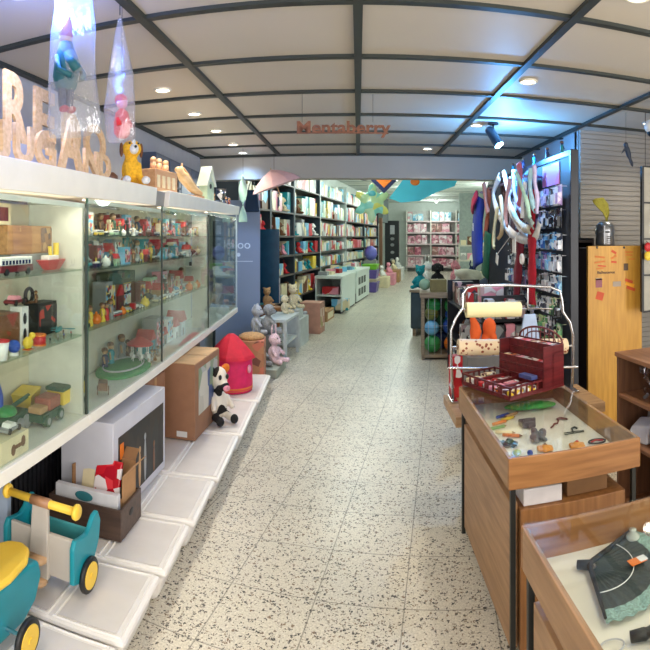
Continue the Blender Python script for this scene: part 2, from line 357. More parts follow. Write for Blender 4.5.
# ================================================================== glass display cabinets on the left
VA = .05
def V(t, u=0.0, z=0.0): return Vector((-1.13 - sin(VA)*t + cos(VA)*u, cos(VA)*t + sin(VA)*u, z))
def VT(px, u=0.0):
    k = tan((px-VX)/F); return (-1.13+u*cos(VA)-u*sin(VA)*k)/(sin(VA)+cos(VA)*k)
def hz(t): return 1.77+.02*t              # underside of the header board
def zt(t): return 1.895+.016*t            # top of the header board
ZB = .78
M_back = mat('cabinet back', S(208,200,176), .6, var=.05)
M_edge = mat('glass edge green', S(70,110,95), .2)
M_blk = mat('black metal', S(22,23,25), .45)
bays = [(1.02, 2.305, 'nearest'), (2.305, 3.49, 'second'), (3.49, 4.91, 'third'), (4.91, 6.43, 'farthest')]
for bi, (a, b_, nm) in enumerate(bays):
    D = -.32
    t = thing('display_cabinet', nm+' white wall cabinet with glass front and glass shelves full of tin toys' if bi < 3 else 'farthest glass wall cabinet with a see-through end pane near the grey banner', 'display cabinet', V(a), VA, 'glass cabinets along the left wall')
    Lb = b_-a
    MB().box(D, .012, 0, Lb-.001, ZB-.055, ZB).build('base_panel', M_white, t, bevel=.004)
    if bi < 3:
        MB().box(D-.02, D, 0, Lb-.001, ZB, hz(a)).build('back_panel', M_back, t)
        if bi != 1: MB().box(D if bi == 0 else -.16, -.02, Lb-.02, Lb-.002, ZB, hz(a)).build('side_panel', mat('cabinet side', S(214,212,200), .5), t)
    else:
        MB().box(D-.02, D, 0, .55, ZB, hz(a)).build('back_panel', M_back, t)
        MB().box(-.012, .004, Lb-.016, Lb-.001, ZB, hz(b_)).build('corner_post', mat('pale metal', S(190,205,215), .3), t)
        MB().box(D, -.014, Lb-.01, Lb-.006, ZB, hz(a)).build('end_pane', M_glass, t)
        MB().box(D, -.014, Lb-.02, Lb-.001, ZB, ZB+.03).build('bottom_rail', mat('pale metal', S(190,205,215), .3), t)
    MB().box(-.055,-.035,.05,Lb-.06,hz(a)-.008,hz(a)-.002).build('added_light_strip', mat('added strip glow', (1.0,.88,.70), .5, emis=2, var=0), t); MB().box(-.016,-.010,.004,Lb-.006,hz(a)-.022,hz(a)).build('added_top_lip', M_white, t)  # glowing strip added to brighten the cabinet inside, with a lip hiding it
    l = light('added_strip_light', 'AREA', (-.06,Lb/2,hz(a)-.016), 2.0*Lb, (1,.92,.80), .04, (0,-.35,0), size_y=Lb*.85); l.parent = t  # added area lamp that lifts the dim cabinet interior
    # sliding glass doors, each with a dark edge strip
    MB().box(-.008, -.004, .004, Lb-.006, ZB+.001, hz(a)-.002).build('glass_door', M_glass, t)
    MB().box(-.011, .001, Lb-.012, Lb-.003, ZB+.001, hz(a)).build('door_edge', mat('dark door edge', S(50,58,52), .3), t)
    if bi == 1: MB().box(-.011, .001, .0, .006, ZB+.001, hz(a)).build('door_edge', M_edge, t)
    if bi == 2: MB().box(-.012, -.003, .0, .008, ZB+.001, hz(a)).build('door_edge', M_edge, t)
    for z in ((1.157, 1.470) if bi == 0 else (1.165, 1.46, 1.63)):
        MB().box(D+.002, -.02, .004, Lb-.024, z, z+.007).build('glass_shelf', glassy('shelf glass', (.86,.93,.89), .08), t)
# header boards above the glass: two lengths with a recessed grey gap
def header(a, b_, label, m, dep=0.0, name='header_board'):
    t = thing(name, label, 'shelf board', V(a), VA)
    MB().hexa([(-.45,0,hz(a)),(.02-dep,0,hz(a)),(.02-dep,b_-a,hz(b_)),(-.45,b_-a,hz(b_)),(-.45,0,zt(a)-dep*.3),(.03-dep,0,zt(a)-dep*.3),(.03-dep,b_-a,zt(b_)-dep*.3),(-.45,b_-a,zt(b_)-dep*.3)]).build('board', m, t, bevel=.004)
    return t
header(.9, VT(153), 'long white header board over the two nearest glass cabinets carrying wooden letters', M_white)
header(VT(153)+.001, VT(166)-.001, 'recessed grey joining piece between the two white header boards', mat('header gap', S(150,146,138), .6), .035)
header(VT(166), 6.45, 'shorter white header board over the far cabinets carrying the birdhouse', M_white)
# dark base below the cabinets
t = thing('cabinet_plinth', 'black ribbed back panel under the nearest glass cabinet', 'panel', V(1.62, -.40), VA)
mb = MB(); n = 26
for i in range(n): mb.box(0, .018, i*.045, i*.045+.028, .0, .724)
mb.box(-.012, .0, 0, n*.045, 0, .724); mb.build('ribbed_board', mat('black ribs', S(26,27,32), .5), t)
MB().box(-.318,-.245,-.03,0,.0,.72).build('leg', mat('leg bluish white', S(170,185,205), .4), thing('cabinet_support_panel', 'pale upright support panel under the nearest cabinet at the left picture edge', 'panel', V(2.01, 0), VA))
t = thing('cabinet_plinth', 'brown board back closing off the space beneath the middle cabinets', 'panel', V(2.80, -.46), VA)
MB().box(0, .02, 0, 3.55, .0, .72).build('board', wood('plinth wood', S(95,66,50), S(130,95,75), axis=1), t)
# ------------------------------------------------------------------ white plastic storage boxes along the floor
M_pl = mat('milky plastic', S(232,228,224), .35, var=.03); M_pl2 = mat('milky plastic lid panel', S(214,208,204), .4, var=.04)
edges = [1.30, 1.77, 2.22, 2.66, 3.19, 3.95, 4.8, 5.75]
bw = ['under the rear wheel of the ride-on toy','under the front wheel of the ride-on toy','under the dark wooden crate','before the big white picture box','between the white and brown boxes','under the plush cow','under the pink tent box']
for i, (a, b_) in enumerate(zip(edges, edges[1:])):
    Lb = b_-a-.018
    t = thing('storage_box', 'white plastic storage box with a ribbed lid, '+bw[i], 'storage box', V(a+.006, 0), VA, 'white plastic boxes along the floor')
    x1 = .38+.018*i; x0 = -.36
    MB().hexa([(x0,.02,.0),(x1-.05,.02,.0),(x1-.05,Lb-.02,.0),(x0,Lb-.02,.0),(x0,.0,.125),(x1-.02,.0,.125),(x1-.02,Lb,.125),(x0,Lb,.125)]).build('tub', M_pl, t, bevel=.03)
    lid = MB().box(x0, x1, 0, Lb, .126, .155).build('lid', M_pl, t, bevel=.02)
    mb = MB()
    for (p, q) in ((x0+.03, x1-.34), (x1-.29, x1-.045)):
        mb.box(p, q, .035, Lb-.035, .1552, .158)
    mb.build('lid_panel', M_pl2, t)
    mb = MB()
    for (p, q) in ((x0+.02, x1-.33), (x1-.30, x1-.025)):
        mb.tube([(p,.02,.157),(q,.02,.157),(q,Lb-.02,.157),(p,Lb-.02,.157)], .006, 6, True)
    mb.build('lid_rib', M_pl, t)
ZL = .166
# ================================================================== toy builders
def wheels(t, spots, r, wdt, m=None, hub=None):
    for (x, y) in spots:
        o = MB().cyl((x-wdt/2, y, r), (x+wdt/2, y, r), r, n=14).build('wheel', m or M_blk, t)
        if hub: MB().cyl((x-wdt/2-.001, y, r), (x+wdt/2+.001, y, r), r*.6, n=12).build('hub', hub, o)
def toy_car(t, L, c, c2='silver'):
    W = L*.42; H = L*.34; r = L*.11
    M = Matrix.Translation((-W/2,0,0)) @ Matrix(((0,0,1,0),(1,0,0,0),(0,1,0,0),(0,0,0,1)))
    MB().prism([(-L/2,r*.8),(L/2,r*.8),(L/2,H*.5),(L*.3,H*.58),(-L*.4,H*.6),(-L/2,H*.5)], W, M).build('body', pm(c,.3), t, bevel=L*.015)
    M2 = Matrix.Translation((-W*.42,0,0)) @ Matrix(((0,0,1,0),(1,0,0,0),(0,1,0,0),(0,0,0,1)))
    MB().prism([(-L*.3,H*.6),(L*.2,H*.58),(L*.08,H),(-L*.2,H)], W*.84, M2).build('cabin', pm(c2,.2), t, bevel=L*.01)
    wheels(t, [(sx*W*.45, sy*L*.3) for sx in (-1,1) for sy in (-1,1)], r, L*.06)
def toy_bus(t, L, c, c2='white'):
    W = L*.24; H = L*.3; r = L*.06
    MB().box(-W/2, W/2, -L/2, L/2, r*.8, H*.55).build('body', pm(c,.3), t, bevel=L*.015)
    MB().box(-W*.47, W*.47, -L*.48, L*.48, H*.55, H).build('roof', pm(c2,.3), t, bevel=L*.02)
    mb = MB()
    for k in range(9): mb.box(-W*.49, W*.49, -L*.45+k*L*.1, -L*.45+k*L*.1+L*.06, H*.6, H*.82)
    mb.build('windows', pm('navy',.2), t)
    wheels(t, [(sx*W*.45, sy*L*.33) for sx in (-1,1) for sy in (-1,1)], r, L*.04)
def toy_boat(t, L, c, c2='white'):
    mb = MB(); rows = []
    for z, k in ((0,.55),(.10,.85),(.17,1.0)):
        rows.append([Vector((0,-L*.5*k,z*L)), Vector((.12*L*k,-L*.35*k,z*L)), Vector((.15*L*k,0,z*L)), Vector((.09*L*k,L*.33*k,z*L)), Vector((0,L*.55*k,z*L*1.15)), Vector((-.09*L*k,L*.33*k,z*L)), Vector((-.15*L*k,0,z*L)), Vector((-.12*L*k,-L*.35*k,z*L))])
    bm = mb.bm; VV = [[bm.verts.new(p) for p in r] for r in rows]
    for a, b_ in zip(VV, VV[1:]):
        for i in range(8): bm.faces.new((a[i], a[(i+1)%8], b_[(i+1)%8], b_[i]))
    bm.faces.new(VV[0][::-1]); bm.faces.new(VV[-1]); mb.build('hull', pm(c,.3), t)
    MB().box(-.08*L,.08*L,-.25*L,.12*L,.17*L,.25*L).build('deckhouse', pm(c2,.3), t, bevel=.004)
    MB().cyl((0,-.05*L,.25*L),(0,-.08*L,.40*L),.035*L).build('funnel', pm('yellow'), t)
def toy_plane(t, L, c, c2='red'):
    MB().ell((0,0,.16*L), (.08*L,.5*L,.08*L)).build('fuselage', pm(c,.3), t, True)
    MB().box(-.5*L,.5*L,-.02*L,.14*L,.17*L,.185*L).build('wing', pm(c2,.3), t, bevel=.003)
    MB().box(-.18*L,.18*L,-.46*L,-.36*L,.18*L,.19*L).box(-.008*L,.008*L,-.48*L,-.34*L,.19*L,.32*L).build('tail', pm(c2,.3), t)
    wheels(t, [(-.12*L,.12*L),(.12*L,.12*L)], .06*L, .03*L)
def toy_robot(t, H, c, c2='red'):
    MB().box(-.16*H,.16*H,-.1*H,.1*H,.35*H,.72*H).build('body', pm(c,.3), t, bevel=.01*H)
    MB().box(-.11*H,.11*H,-.09*H,.09*H,.75*H,.95*H).cyl((0,0,.72*H),(0,0,.76*H),.04*H).build('head', pm(c,.3), t, bevel=.01*H)
    MB().box(.161*H,.165*H,-.06*H,.06*H,.5*H,.66*H).build('chest_plate', pm(c2), t)
    for s in (-1,1):
        MB().cyl((0,s*.13*H,.68*H),(0,s*.17*H,.36*H),.035*H).build('arm', pm(c2), t)
        MB().box(-.07*H,.1*H,s*.055*H-.04*H,s*.055*H+.04*H,0,.35*H).build('leg', pm(c), t)
def toy_figure(t, H, c, c2='tan'):
    MB().lathe([(.16*H,0),(.17*H,.03*H),(.12*H,.3*H),(.15*H,.5*H),(.13*H,.62*H),(.05*H,.68*H)], 12).build('dress', pm(c), t, True)
    MB().ell((0,0,.8*H), .13*H).build('head', pm(c2), t, True)
    MB().ell((-.02*H,0,.85*H), (.14*H,.14*H,.12*H)).build('hair', pm('brown'), t, True)
    for s in (-1,1): MB().cyl((0,s*.12*H,.58*H),(.08*H,s*.2*H,.32*H),.035*H).build('arm', pm(c2), t)
def toy_box(t, W, H, Dp, c, c2='white'):
    MB().box(-Dp/2, Dp/2, -W/2, W/2, 0, H).build('carton', pm(c,.5), t, bevel=.002)
    MB().box(Dp/2, Dp/2+.0015, -W*.42, W*.42, H*.12, H*.88).build('picture', printed('print '+c2, [PAL[c2], PAL['red'], PAL['black'], PAL['sky blue'], PAL['cream']], 45), t)
def toy_moto(t, L, c):
    for y in (-.33*L,.33*L): MB().tube([(0,y+cos(a)*.14*L,.16*L+sin(a)*.14*L) for a in [2*pi*i/12 for i in range(12)]], .03*L, 6, True).build('wheel', M_blk, t)
    MB().ell((0,0,.3*L),(.07*L,.25*L,.1*L)).build('tank', pm(c,.3), t, True)
    MB().tube([(0,.33*L,.16*L),(0,.25*L,.45*L)], .02*L).tube([(-.12*L,.22*L,.46*L),(.12*L,.22*L,.46*L)], .02*L).tube([(0,-.33*L,.16*L),(0,0,.2*L),(0,.33*L,.16*L)], .02*L).build('frame', pm('silver',.2), t)
def toy_train(t, L, c, c2='red'):
    MB().cyl((0,-.1*L,.2*L),(0,.42*L,.2*L),.1*L).build('boiler', pm(c,.3), t, True)
    MB().box(-.13*L,.13*L,-.45*L,-.1*L,.08*L,.42*L).build('cab', pm(c2,.3), t, bevel=.004)
    MB().cyl((0,.3*L,.28*L),(0,.3*L,.42*L),.03*L,.05*L).build('chimney', pm('black'), t)
    wheels(t, [(s*.1*L, y*L) for s in (-1,1) for y in (-.35,-.05,.2,.36)], .08*L, .03*L)
def toy_house(t, H, c, c2='red'):
    MB().box(-.3*H,.3*H,-.3*H,.3*H,0,.6*H).build('walls', pm(c), t)
    M = Matrix.Translation((-.36*H,0,0)) @ Matrix(((0,0,1,0),(1,0,0,0),(0,1,0,0),(0,0,0,1)))
    MB().prism([(-.38*H,.58*H),(.38*H,.58*H),(0,H)], .72*H, M).build('roof', pm(c2), t)
    MB().box(.3*H,.304*H,-.08*H,.08*H,0,.3*H).build('door', pm('brown'), t)
def toy_pot(t, H, c):
    MB().lathe([(.25*H,0),(.4*H,.15*H),(.45*H,.4*H),(.3*H,.7*H),(.12*H,.78*H),(.1*H,.9*H),(.03*H,H)], 14).build('pot', pm(c,.25), t, True)
    MB().tube([(0,.4*H,.35*H),(0,.6*H,.5*H),(0,.68*H,.72*H)], [.08*H,.06*H,.04*H]).build('spout', pm(c,.25), t, True)
def toy_top(t, H, c, c2='yellow'):
    MB().lathe([(.03*H,0),(.1*H,.08*H),(.45*H,.4*H),(.42*H,.55*H),(.1*H,.75*H)], 16).build('body', pm(c,.25), t, True)
    MB().cyl((0,0,.7*H),(0,0,H),.03*H).ell((0,0,H),.06*H).build('handle', pm(c2), t, True)
def toy_ball(t, r, c):
    MB().ell((0,0,r), r, n=16, m=12).build('ball', pm(c,.35), t, True)
def plush(t, H, c, c2='white', parts=True, ears='round', rm=.008):
    mb = MB()
    mb.ell((0,0,.27*H),(.17*H,.19*H,.25*H)); mb.ell((.02*H,0,.68*H),(.17*H,.18*H,.17*H)); mb.ell((.16*H,0,.62*H),(.09*H,.09*H,.07*H))
    for s in (-1,1):
        mb.cyl((.08*H,s*.14*H,.10*H),(.32*H,s*.2*H,.07*H),.075*H,.07*H); mb.ell((.34*H,s*.2*H,.085*H),.08*H)
        mb.cyl((.04*H,s*.14*H,.43*H),(.2*H,s*.22*H,.26*H),.055*H,.05*H); mb.ell((.2*H,s*.22*H,.26*H),.06*H)
        if ears == 'round': mb.ell((0,s*.14*H,.83*H),(.04*H,.07*H,.07*H))
        elif ears == 'long': mb.ell((0,s*.1*H,.98*H),(.03*H,.05*H,.16*H),(s*.2,0,0))
        else: mb.ell((.0,s*.19*H,.66*H),(.05*H,.04*H,.13*H))
    mb.build('body', soft(c), t, True, remesh=max(rm, H*.03))
    if parts:
        for s in (-1,1): MB().ell((.165*H,s*.07*H,.73*H), .018*H, n=8, m=6).build('eye', M_blk, t, True)
        MB().ell((.245*H,0,.64*H), .025*H, n=8, m=6).build('nose', M_blk, t, True)
KINDS = {
 'car': ('toy_car', lambda t,s,c: toy_car(t, s, c)), 'bus': ('toy_bus', lambda t,s,c: toy_bus(t, s*1.4, c)), 'boat': ('toy_boat', lambda t,s,c: toy_boat(t, s*1.3, c)),
 'plane': ('toy_airplane', lambda t,s,c: toy_plane(t, s, c)), 'robot': ('toy_robot', lambda t,s,c: toy_robot(t, s*1.2, c)), 'figure': ('toy_figurine', lambda t,s,c: toy_figure(t, s*1.1, c)),
 'carton': ('toy_carton', lambda t,s,c: toy_box(t, s*.9, s*1.1, s*.5, c, random.choice(['white','yellow','pink','sky blue']))), 'motorbike': ('toy_motorbike', lambda t,s,c: toy_moto(t, s*.8, c)),
 'train': ('toy_train', lambda t,s,c: toy_train(t, s*1.1, c)), 'house': ('toy_house', lambda t,s,c: toy_house(t, s, c)), 'teapot': ('toy_teapot', lambda t,s,c: toy_pot(t, s*.7, c)),
 'spinning top': ('spinning_top', lambda t,s,c: toy_top(t, s*.8, c)), 'ball': ('toy_ball', lambda t,s,c: toy_ball(t, s*.3, c))}
WID = {'car': 1.0, 'bus': 1.4, 'boat': 1.4, 'plane': 1.05, 'robot': .55, 'figure': .55, 'carton': .95, 'motorbike': .8, 'train': 1.1, 'house': .8, 'teapot': 1.0, 'spinning top': .8, 'ball': .65}
HGT = {'car': .34, 'bus': .42, 'boat': .55, 'plane': .35, 'robot': 1.2, 'figure': 1.1, 'carton': 1.1, 'motorbike': .45, 'train': .48, 'house': 1.0, 'teapot': .7, 'spinning top': .9, 'ball': .6}
def fill_shelf(t0, t1, z, u, size, kinds, cols, where, hmax, jit=.15):
    t = t0; k = 0
    while True:
        kd = random.choice(kinds); c = random.choice(cols); s = size*random.uniform(.7, 1.1)
        s = min(s, hmax*.95/HGT[kd]); wd = WID[kd]*s
        if t+wd > t1: break
        th = thing(KINDS[kd][0], '%s toy %s, %s from near end, %s' % (c, kd, ORD[min(k,19)], where), 'toy', V(t+wd/2, u, z), VA+random.uniform(-jit, jit), 'tin toys on the cabinet shelves')
        KINDS[kd][1](th, s, c); t += wd+.004; k += 1
# ---- nearest cabinet: placed one by one as in the photograph
Z1, Z2, Z0 = 1.4775, 1.1645, ZB+.001
def on(px, u, z, name, label, cat, rz=0.0, group=None): return thing(name, label, cat, V(VT(px, u), u, z), VA+rz, group)
t = on(34, -.24, Z1, 'wooden_case', 'long tan wooden toy case behind the ship on the top glass shelf', 'box'); MB().box(-.05,.05,-.30,.17,.075,.205).build('case', wood('case wood', S(140,98,62), S(186,140,92), axis=1), t, bevel=.004)
MB().box(.05,.053,-.02,.15,.085,.195).build('picture', printed('case print', [S(150,110,80),S(120,90,80),S(185,150,110),S(90,70,75)], 30), t); MB().box(-.05,.05,-.28,.15,0,.075).build('foot', pm('grey'), t)
t = on(55, -.25, 1.685, 'white_card_box', 'pale cream carton lying on the wooden case under the header', 'box'); MB().box(-.05,.05,-.12,.20,0,.085).build('carton', printed('pale carton', [S(215,208,185),S(200,195,170),S(188,184,160)], 22), t, bevel=.002)
t = on(3, -.22, 1.685, 'framed_picture', 'small framed card at the left edge on the wooden case', 'picture'); MB().box(-.01,.01,-.07,.045,0,.09).build('frame', pm('cream'), t); MB().box(.01,.012,-.05,.025,.015,.075).build('print', pm('dark red'), t)
t = on(52, -.13, Z1, 'toy_ship', 'red and white tin ship with yellow funnels on the top glass shelf', 'toy ship'); toy_boat(t, .27, 'red'); MB().cyl((0,.04,.05),(0,.04,.125),.014).build('funnel', pm('yellow'), t)
t = on(12, -.09, Z1, 'toy_train_car', 'dark red tin railway carriage with white windows on the top glass shelf', 'toy train'); toy_bus(t, .24, 'dark red')
t = on(21, -.22, Z1, 'toy_teapot', 'small white toy teapot behind the red railway carriage', 'toy teapot'); toy_pot(t, .09, 'white')
t = on(78, -.10, Z1, 'toy_propeller_plane', 'small dark toy plane beside the tin ship near the cabinet side', 'toy plane'); toy_plane(t, .11, 'black', 'black')
t = on(4, -.16, Z2, 'brown_carton', 'brown printed carton at the left edge of the middle glass shelf', 'box'); MB().box(-.06,.05,-.10,.06,0,.15).build('carton', printed('brown print', [S(120,80,50),S(160,110,65),S(105,70,50),S(150,60,45)], 20), t, bevel=.002)
t = on(19, -.13, Z2, 'narrow_carton', 'narrow white carton with black silhouettes on the middle glass shelf', 'box'); MB().box(-.03,.03,-.025,.03,0,.17).build('carton', pm('white'), t, bevel=.002)
MB().ell((.0305,0,.12),(.002,.014,.025)).ell((.0305,0,.05),(.002,.013,.03)).build('silhouette', M_blk, t)
t = on(44, -.20, Z2, 'black_carton', 'black carton with a red toy car picture on the middle glass shelf', 'box'); MB().box(-.04,.04,-.125,.115,0,.155).build('carton', pm('black'), t, bevel=.002)
MB().box(.04,.042,-.11,.10,.02,.14).build('picture', printed('car picture', [S(35,34,36),S(45,44,48),S(60,62,60),S(40,36,40),S(190,60,50)], 26), t)
t = on(15, -.16, 1.337, 'toy_racing_car', 'crimson toy car lying on top of the narrow white carton', 'toy car', .1); toy_car(t, .12, 'dark red', 'pink')
t = on(29, -.21, 1.322, 'toy_ring_stacker', 'dark round toy standing on the black carton', 'toy'); MB().tube([(0,cos(a)*.032,.036+sin(a)*.032) for a in [2*pi*i/16 for i in range(16)]], .009, 6, True).build('ring', pm('black'), t, True); MB().box(-.02,.02,-.02,.02,0,.01).build('foot', pm('brown'), t)
t = on(36, -.19, 1.322, 'toy_figurine', 'small brown figurine standing on the black carton beside the dark ring', 'toy'); toy_figure(t, .06, 'brown')
t = on(14, -.05, Z2, 'toy_globe', 'tiny blue and white globe toy at the front of the middle shelf', 'toy'); MB().ell((0,0,.035),.026).build('globe', pm('blue'), t, True); MB().cyl((0,0,0),(0,0,.012),.018).build('foot', pm('white'), t)
t = on(2, -.04, Z2, 'white_cup', 'white paper cup with red rim at the left edge of the middle shelf', 'cup'); MB().lathe([(.02,0),(.028,.07)]).build('cup', pm('white'), t, True); MB().lathe([(.029,.07),(.029,.076)]).build('rim', pm('red'), t)
t = on(28, -.06, Z2, 'toy_chick', 'little yellow tin chick on the middle glass shelf', 'toy'); MB().ell((0,0,.028),(.02,.03,.026)).build('body', pm('yellow'), t, True); MB().ell((.008,.02,.056),.014).build('head', pm('yellow'), t, True); MB().box(-.015,.015,-.02,.02,0,.003).build('foot', pm('orange'), t)
t = on(39, -.07, Z2, 'toy_drum', 'small red and orange tin drum on the middle glass shelf', 'toy'); MB().lathe([(.03,0),(.03,.045)]).build('shell', pm('red'), t, True); MB().lathe([(.032,.0),(.032,.006)]).build('rim', pm('orange'), t); MB().lathe([(.032,.04),(.032,.047)]).build('rim', pm('orange'), t)
t = on(59, -.12, Z2, 'toy_airplane', 'teal tin airplane in front of the black carton', 'toy plane', .3); toy_plane(t, .15, 'teal', 'teal')
for i, (px, c) in enumerate([(50,'black'),(58,'silver'),(64,'blue'),(71,'red')]):
    t = on(px, -.05, Z2, 'toy_motorbike', '%s miniature motorbike, %s from the left at the shelf edge' % (c, ORD[i]), 'toy motorbike', .5, 'motorbikes on the middle shelf'); toy_moto(t, .055, c)
# bottom of the nearest cabinet
t = on(59, -.13, Z0, 'toy_truck', 'green tin truck with a long yellow trailer on the cabinet floor', 'toy truck', .02)
MB().box(-.045,.045,-.04,.21,.05,.115).build('trailer', pm('yellow'), t, bevel=.004); MB().box(-.05,.05,-.05,.22,.115,.135).build('trailer_roof', pm('dark green'), t, bevel=.006)
MB().box(-.045,.045,-.24,-.06,.025,.06).build('chassis', pm('dark green'), t); MB().box(-.042,.042,-.17,-.06,.06,.115).build('cabin', mat('rusty tin', S(150,80,60), .5), t, bevel=.008); MB().box(-.035,.035,-.24,-.17,.06,.09).build('bonnet', pm('tan'), t, bevel=.008)
wheels(t, [(s*.045,y) for s in (-1,1) for y in (-.20,-.08,.15)], .027, .02, pm('dark green'), pm('grey'))
t = on(4, -.20, Z0, 'toy_tractor', 'green tin tank with grey wheels at the left edge of the cabinet floor', 'toy tank', .1)
MB().box(-.05,.05,-.12,.14,.03,.08).build('hull', pm('dark green'), t, bevel=.01); MB().ell((0,.02,.085),(.045,.06,.03)).build('turret', pm('green'), t, True); MB().cyl((0,.05,.095),(.01,.22,.11),.010).build('barrel', pm('dark green'), t)
wheels(t, [(s*.052,y) for s in (-1,1) for y in (-.09,-.02,.05,.11)], .03, .018, pm('grey'))
t = on(29, -.26, Z0, 'toy_dump_truck', 'olive toy dump truck raised at the back of the cabinet floor', 'toy truck', .2); toy_car(t, .17, 'dark green', 'yellow'); MB().hexa([(-.04,-.09,.05),(.04,-.09,.05),(.04,.03,.07),(-.04,.03,.07),(-.05,-.11,.11),(.05,-.11,.11),(.05,.04,.12),(-.05,.04,.12)]).build('tipper', pm('yellow'), t)
t = on(11, -.05, Z0, 'low_carton', 'low cream carton with a dark bone shaped picture on the cabinet floor', 'box', .0); MB().box(-.06,.035,-.12,.075,0,.085).build('carton', pm('cream'), t, bevel=.002)
MB().ell((.035,-.035,.035),(.002,.016,.022)).ell((.035,.035,.05),(.002,.016,.022)).box(.034,.0365,-.03,.035,.035,.05).build('picture', pm('brown'), t)
t = on(10, -.06, ZB+.087, 'toy_jeep', 'grey tin jeep parked on the low cream carton', 'toy car', .0); toy_car(t, .11, 'grey', 'white')
t = on(-3, -.24, Z0, 'toy_rocket', 'tall blue toy rocket cut by the left picture edge', 'toy'); MB().lathe([(.025,0),(.03,.06),(.028,.16),(.01,.22),(.001,.25)]).build('body', pm('blue'), t, True)
# ---- second and third cabinets: filled shelves
allk = ['car','bus','boat','plane','robot','figure','carton','train','house','teapot','spinning top','motorbike','car','figure','carton']
dull = ['grey','brown','tan','dark red','dark red','navy','sky blue','black','brown','cream','dark green','silver','teal','pink','white','black','yellow','pale green']
for bi, nmb in ((1, 'second'), (2, 'third')):
    a, b_ = bays[bi][0]+.04, bays[bi][1]-.05
    fill_shelf(a, b_, 1.6375, -.215, .14, ['carton','figure','robot','house','carton','train'], dull, 'back of topmost glass shelf, %s cabinet' % nmb, .155, 0)
    fill_shelf(a, b_, 1.6375, -.09, .085, allk, dull, 'front of topmost glass shelf, %s cabinet' % nmb, .14, .1)
    fill_shelf(a, b_, 1.6375, -.16, .12, allk, dull, 'middle of topmost glass shelf, %s cabinet' % nmb, .15, .1)
    fill_shelf(a, b_, 1.1725, -.135, .12, allk, dull, 'middle of lower glass shelf, %s cabinet' % nmb, .2, .1) if bi == 2 else None
    fill_shelf(a, b_, 1.4675, -.155, .11, allk, dull, 'middle of upper glass shelf, %s cabinet' % nmb, .15, .1)
    fill_shelf(a, b_, 1.4675, -.215, .15, ['carton','figure','robot','house','carton','boat'], dull, 'back of upper glass shelf, %s cabinet' % nmb, .155, 0)
    fill_shelf(a, b_, 1.4675, -.08, .09, allk, dull, 'front of upper glass shelf, %s cabinet' % nmb, .15, .1)
    fill_shelf(a+(.55 if bi == 1 else 0), b_, 1.1725, -.21, .17, ['carton','figure','robot','house','carton'], dull, 'back of lower glass shelf, %s cabinet' % nmb, .27, 0)
    fill_shelf(a, b_, 1.1725, -.07, .10, ['car','bus','car','teapot','figure','boat','train'], ['yellow','cream','white','yellow','grey','orange','sky blue','red'], 'front of lower glass shelf, %s cabinet' % nmb, .2, .1)
for bi, nmb in ((1, 'second'), (2, 'third')):
    for zi, z in enumerate((1.50, 1.665)) :
        tt = bays[bi][0]+.05; k = 0
        while tt < bays[bi][1]-.16:
            w_ = random.uniform(.06,.12); h = random.uniform(.09,.125); cn = random.choice(['dark red','brown','tan','grey','navy','cream','black','teal'])
            q = MB().box(-.022,0,0,w_,0,h).box(-.001,.001,w_*.3,w_*.7,h,h+.008).build('toy_card', printed('tin card '+cn, [PAL[cn],PAL['tan'],tuple(x*.5 for x in PAL[cn]),PAL['grey'],PAL['cream']], 26), loc=V(tt,-.295,z), rot=(0,0,VA))
            tag(q, '%s carded toy pinned to back panel, %s from near end, %s row, %s cabinet' % (cn, ORD[min(k,19)], ['lower','upper'][zi], nmb), 'toy card', 'carded toys on the cabinet back panels'); tt += w_+.012; k += 1
fill_shelf(bays[2][0]+.15, bays[2][1]-.2, Z0, -.2, .2, ['figure','robot','carton','house'], ['pale green','white','teal','grey','silver'], 'floor of the third cabinet', .32, 0)
t = on(117, -.22, 1.1725, 'brown_suitcase', 'dark brown case standing at the back of the second cabinet middle shelf', 'case'); MB().box(-.05,.05,-.2,.2,0,.16).build('case', pm('brown'), t, bevel=.006); MB().box(-.06,.055,-.2,.19,.16,.235).build('lid', mat('olive lid', S(75,78,58), .5), t, bevel=.004)
MB().tube([(.05,-.05,.1),(.075,-.04,.1),(.075,.04,.1),(.05,.05,.1)], .005).build('handle', M_blk, t)
t = on(124, -.17, Z0, 'train_layout', 'oval green toy landscape with rails on the floor of the second cabinet', 'toy landscape')
MB().lathe([(.02,.03),(.24,.022),(.27,.012),(.27,0)], 28).build('board', soft('green'), t, True); t.scale = (.50, 1, 1)
MB().tube([(cos(a)*.2,sin(a)*.2,.032) for a in [2*pi*i/28 for i in range(28)]], .006, 6, True).build('rail', pm('silver'), t, True); t.scale = (.56, 1.1, 1)
t = on(140, -.12, Z0+.0, 'toy_carousel', 'red and white toy carousel on the floor of the second cabinet', 'toy carousel')
MB().lathe([(.08,0),(.08,.012)],18).build('base', pm('cream'), t); MB().lathe([(.09,.13),(.088,.14),(.02,.185),(.001,.19)],18).build('canopy', pm('red'), t); MB().cyl((0,0,.01),(0,0,.14),.008).build('pole', pm('white'), t)
for k in range(6): MB().ell((cos(k*1.05)*.06,sin(k*1.05)*.06,.06),(.012,.02,.016)).cyl((cos(k*1.05)*.06,sin(k*1.05)*.06,.012),(cos(k*1.05)*.06,sin(k*1.05)*.06,.13),.003).build('horse', pm('white'), t)
t = on(103, -.06, Z0, 'toy_cart', 'small brown wooden cart in front of the green toy landscape', 'toy cart', .4); MB().box(-.025,.025,-.04,.04,.03,.075).build('body', pm('brown'), t, bevel=.003); wheels(t, [(-.03,0),(.03,0)], .025, .006, pm('brown'))
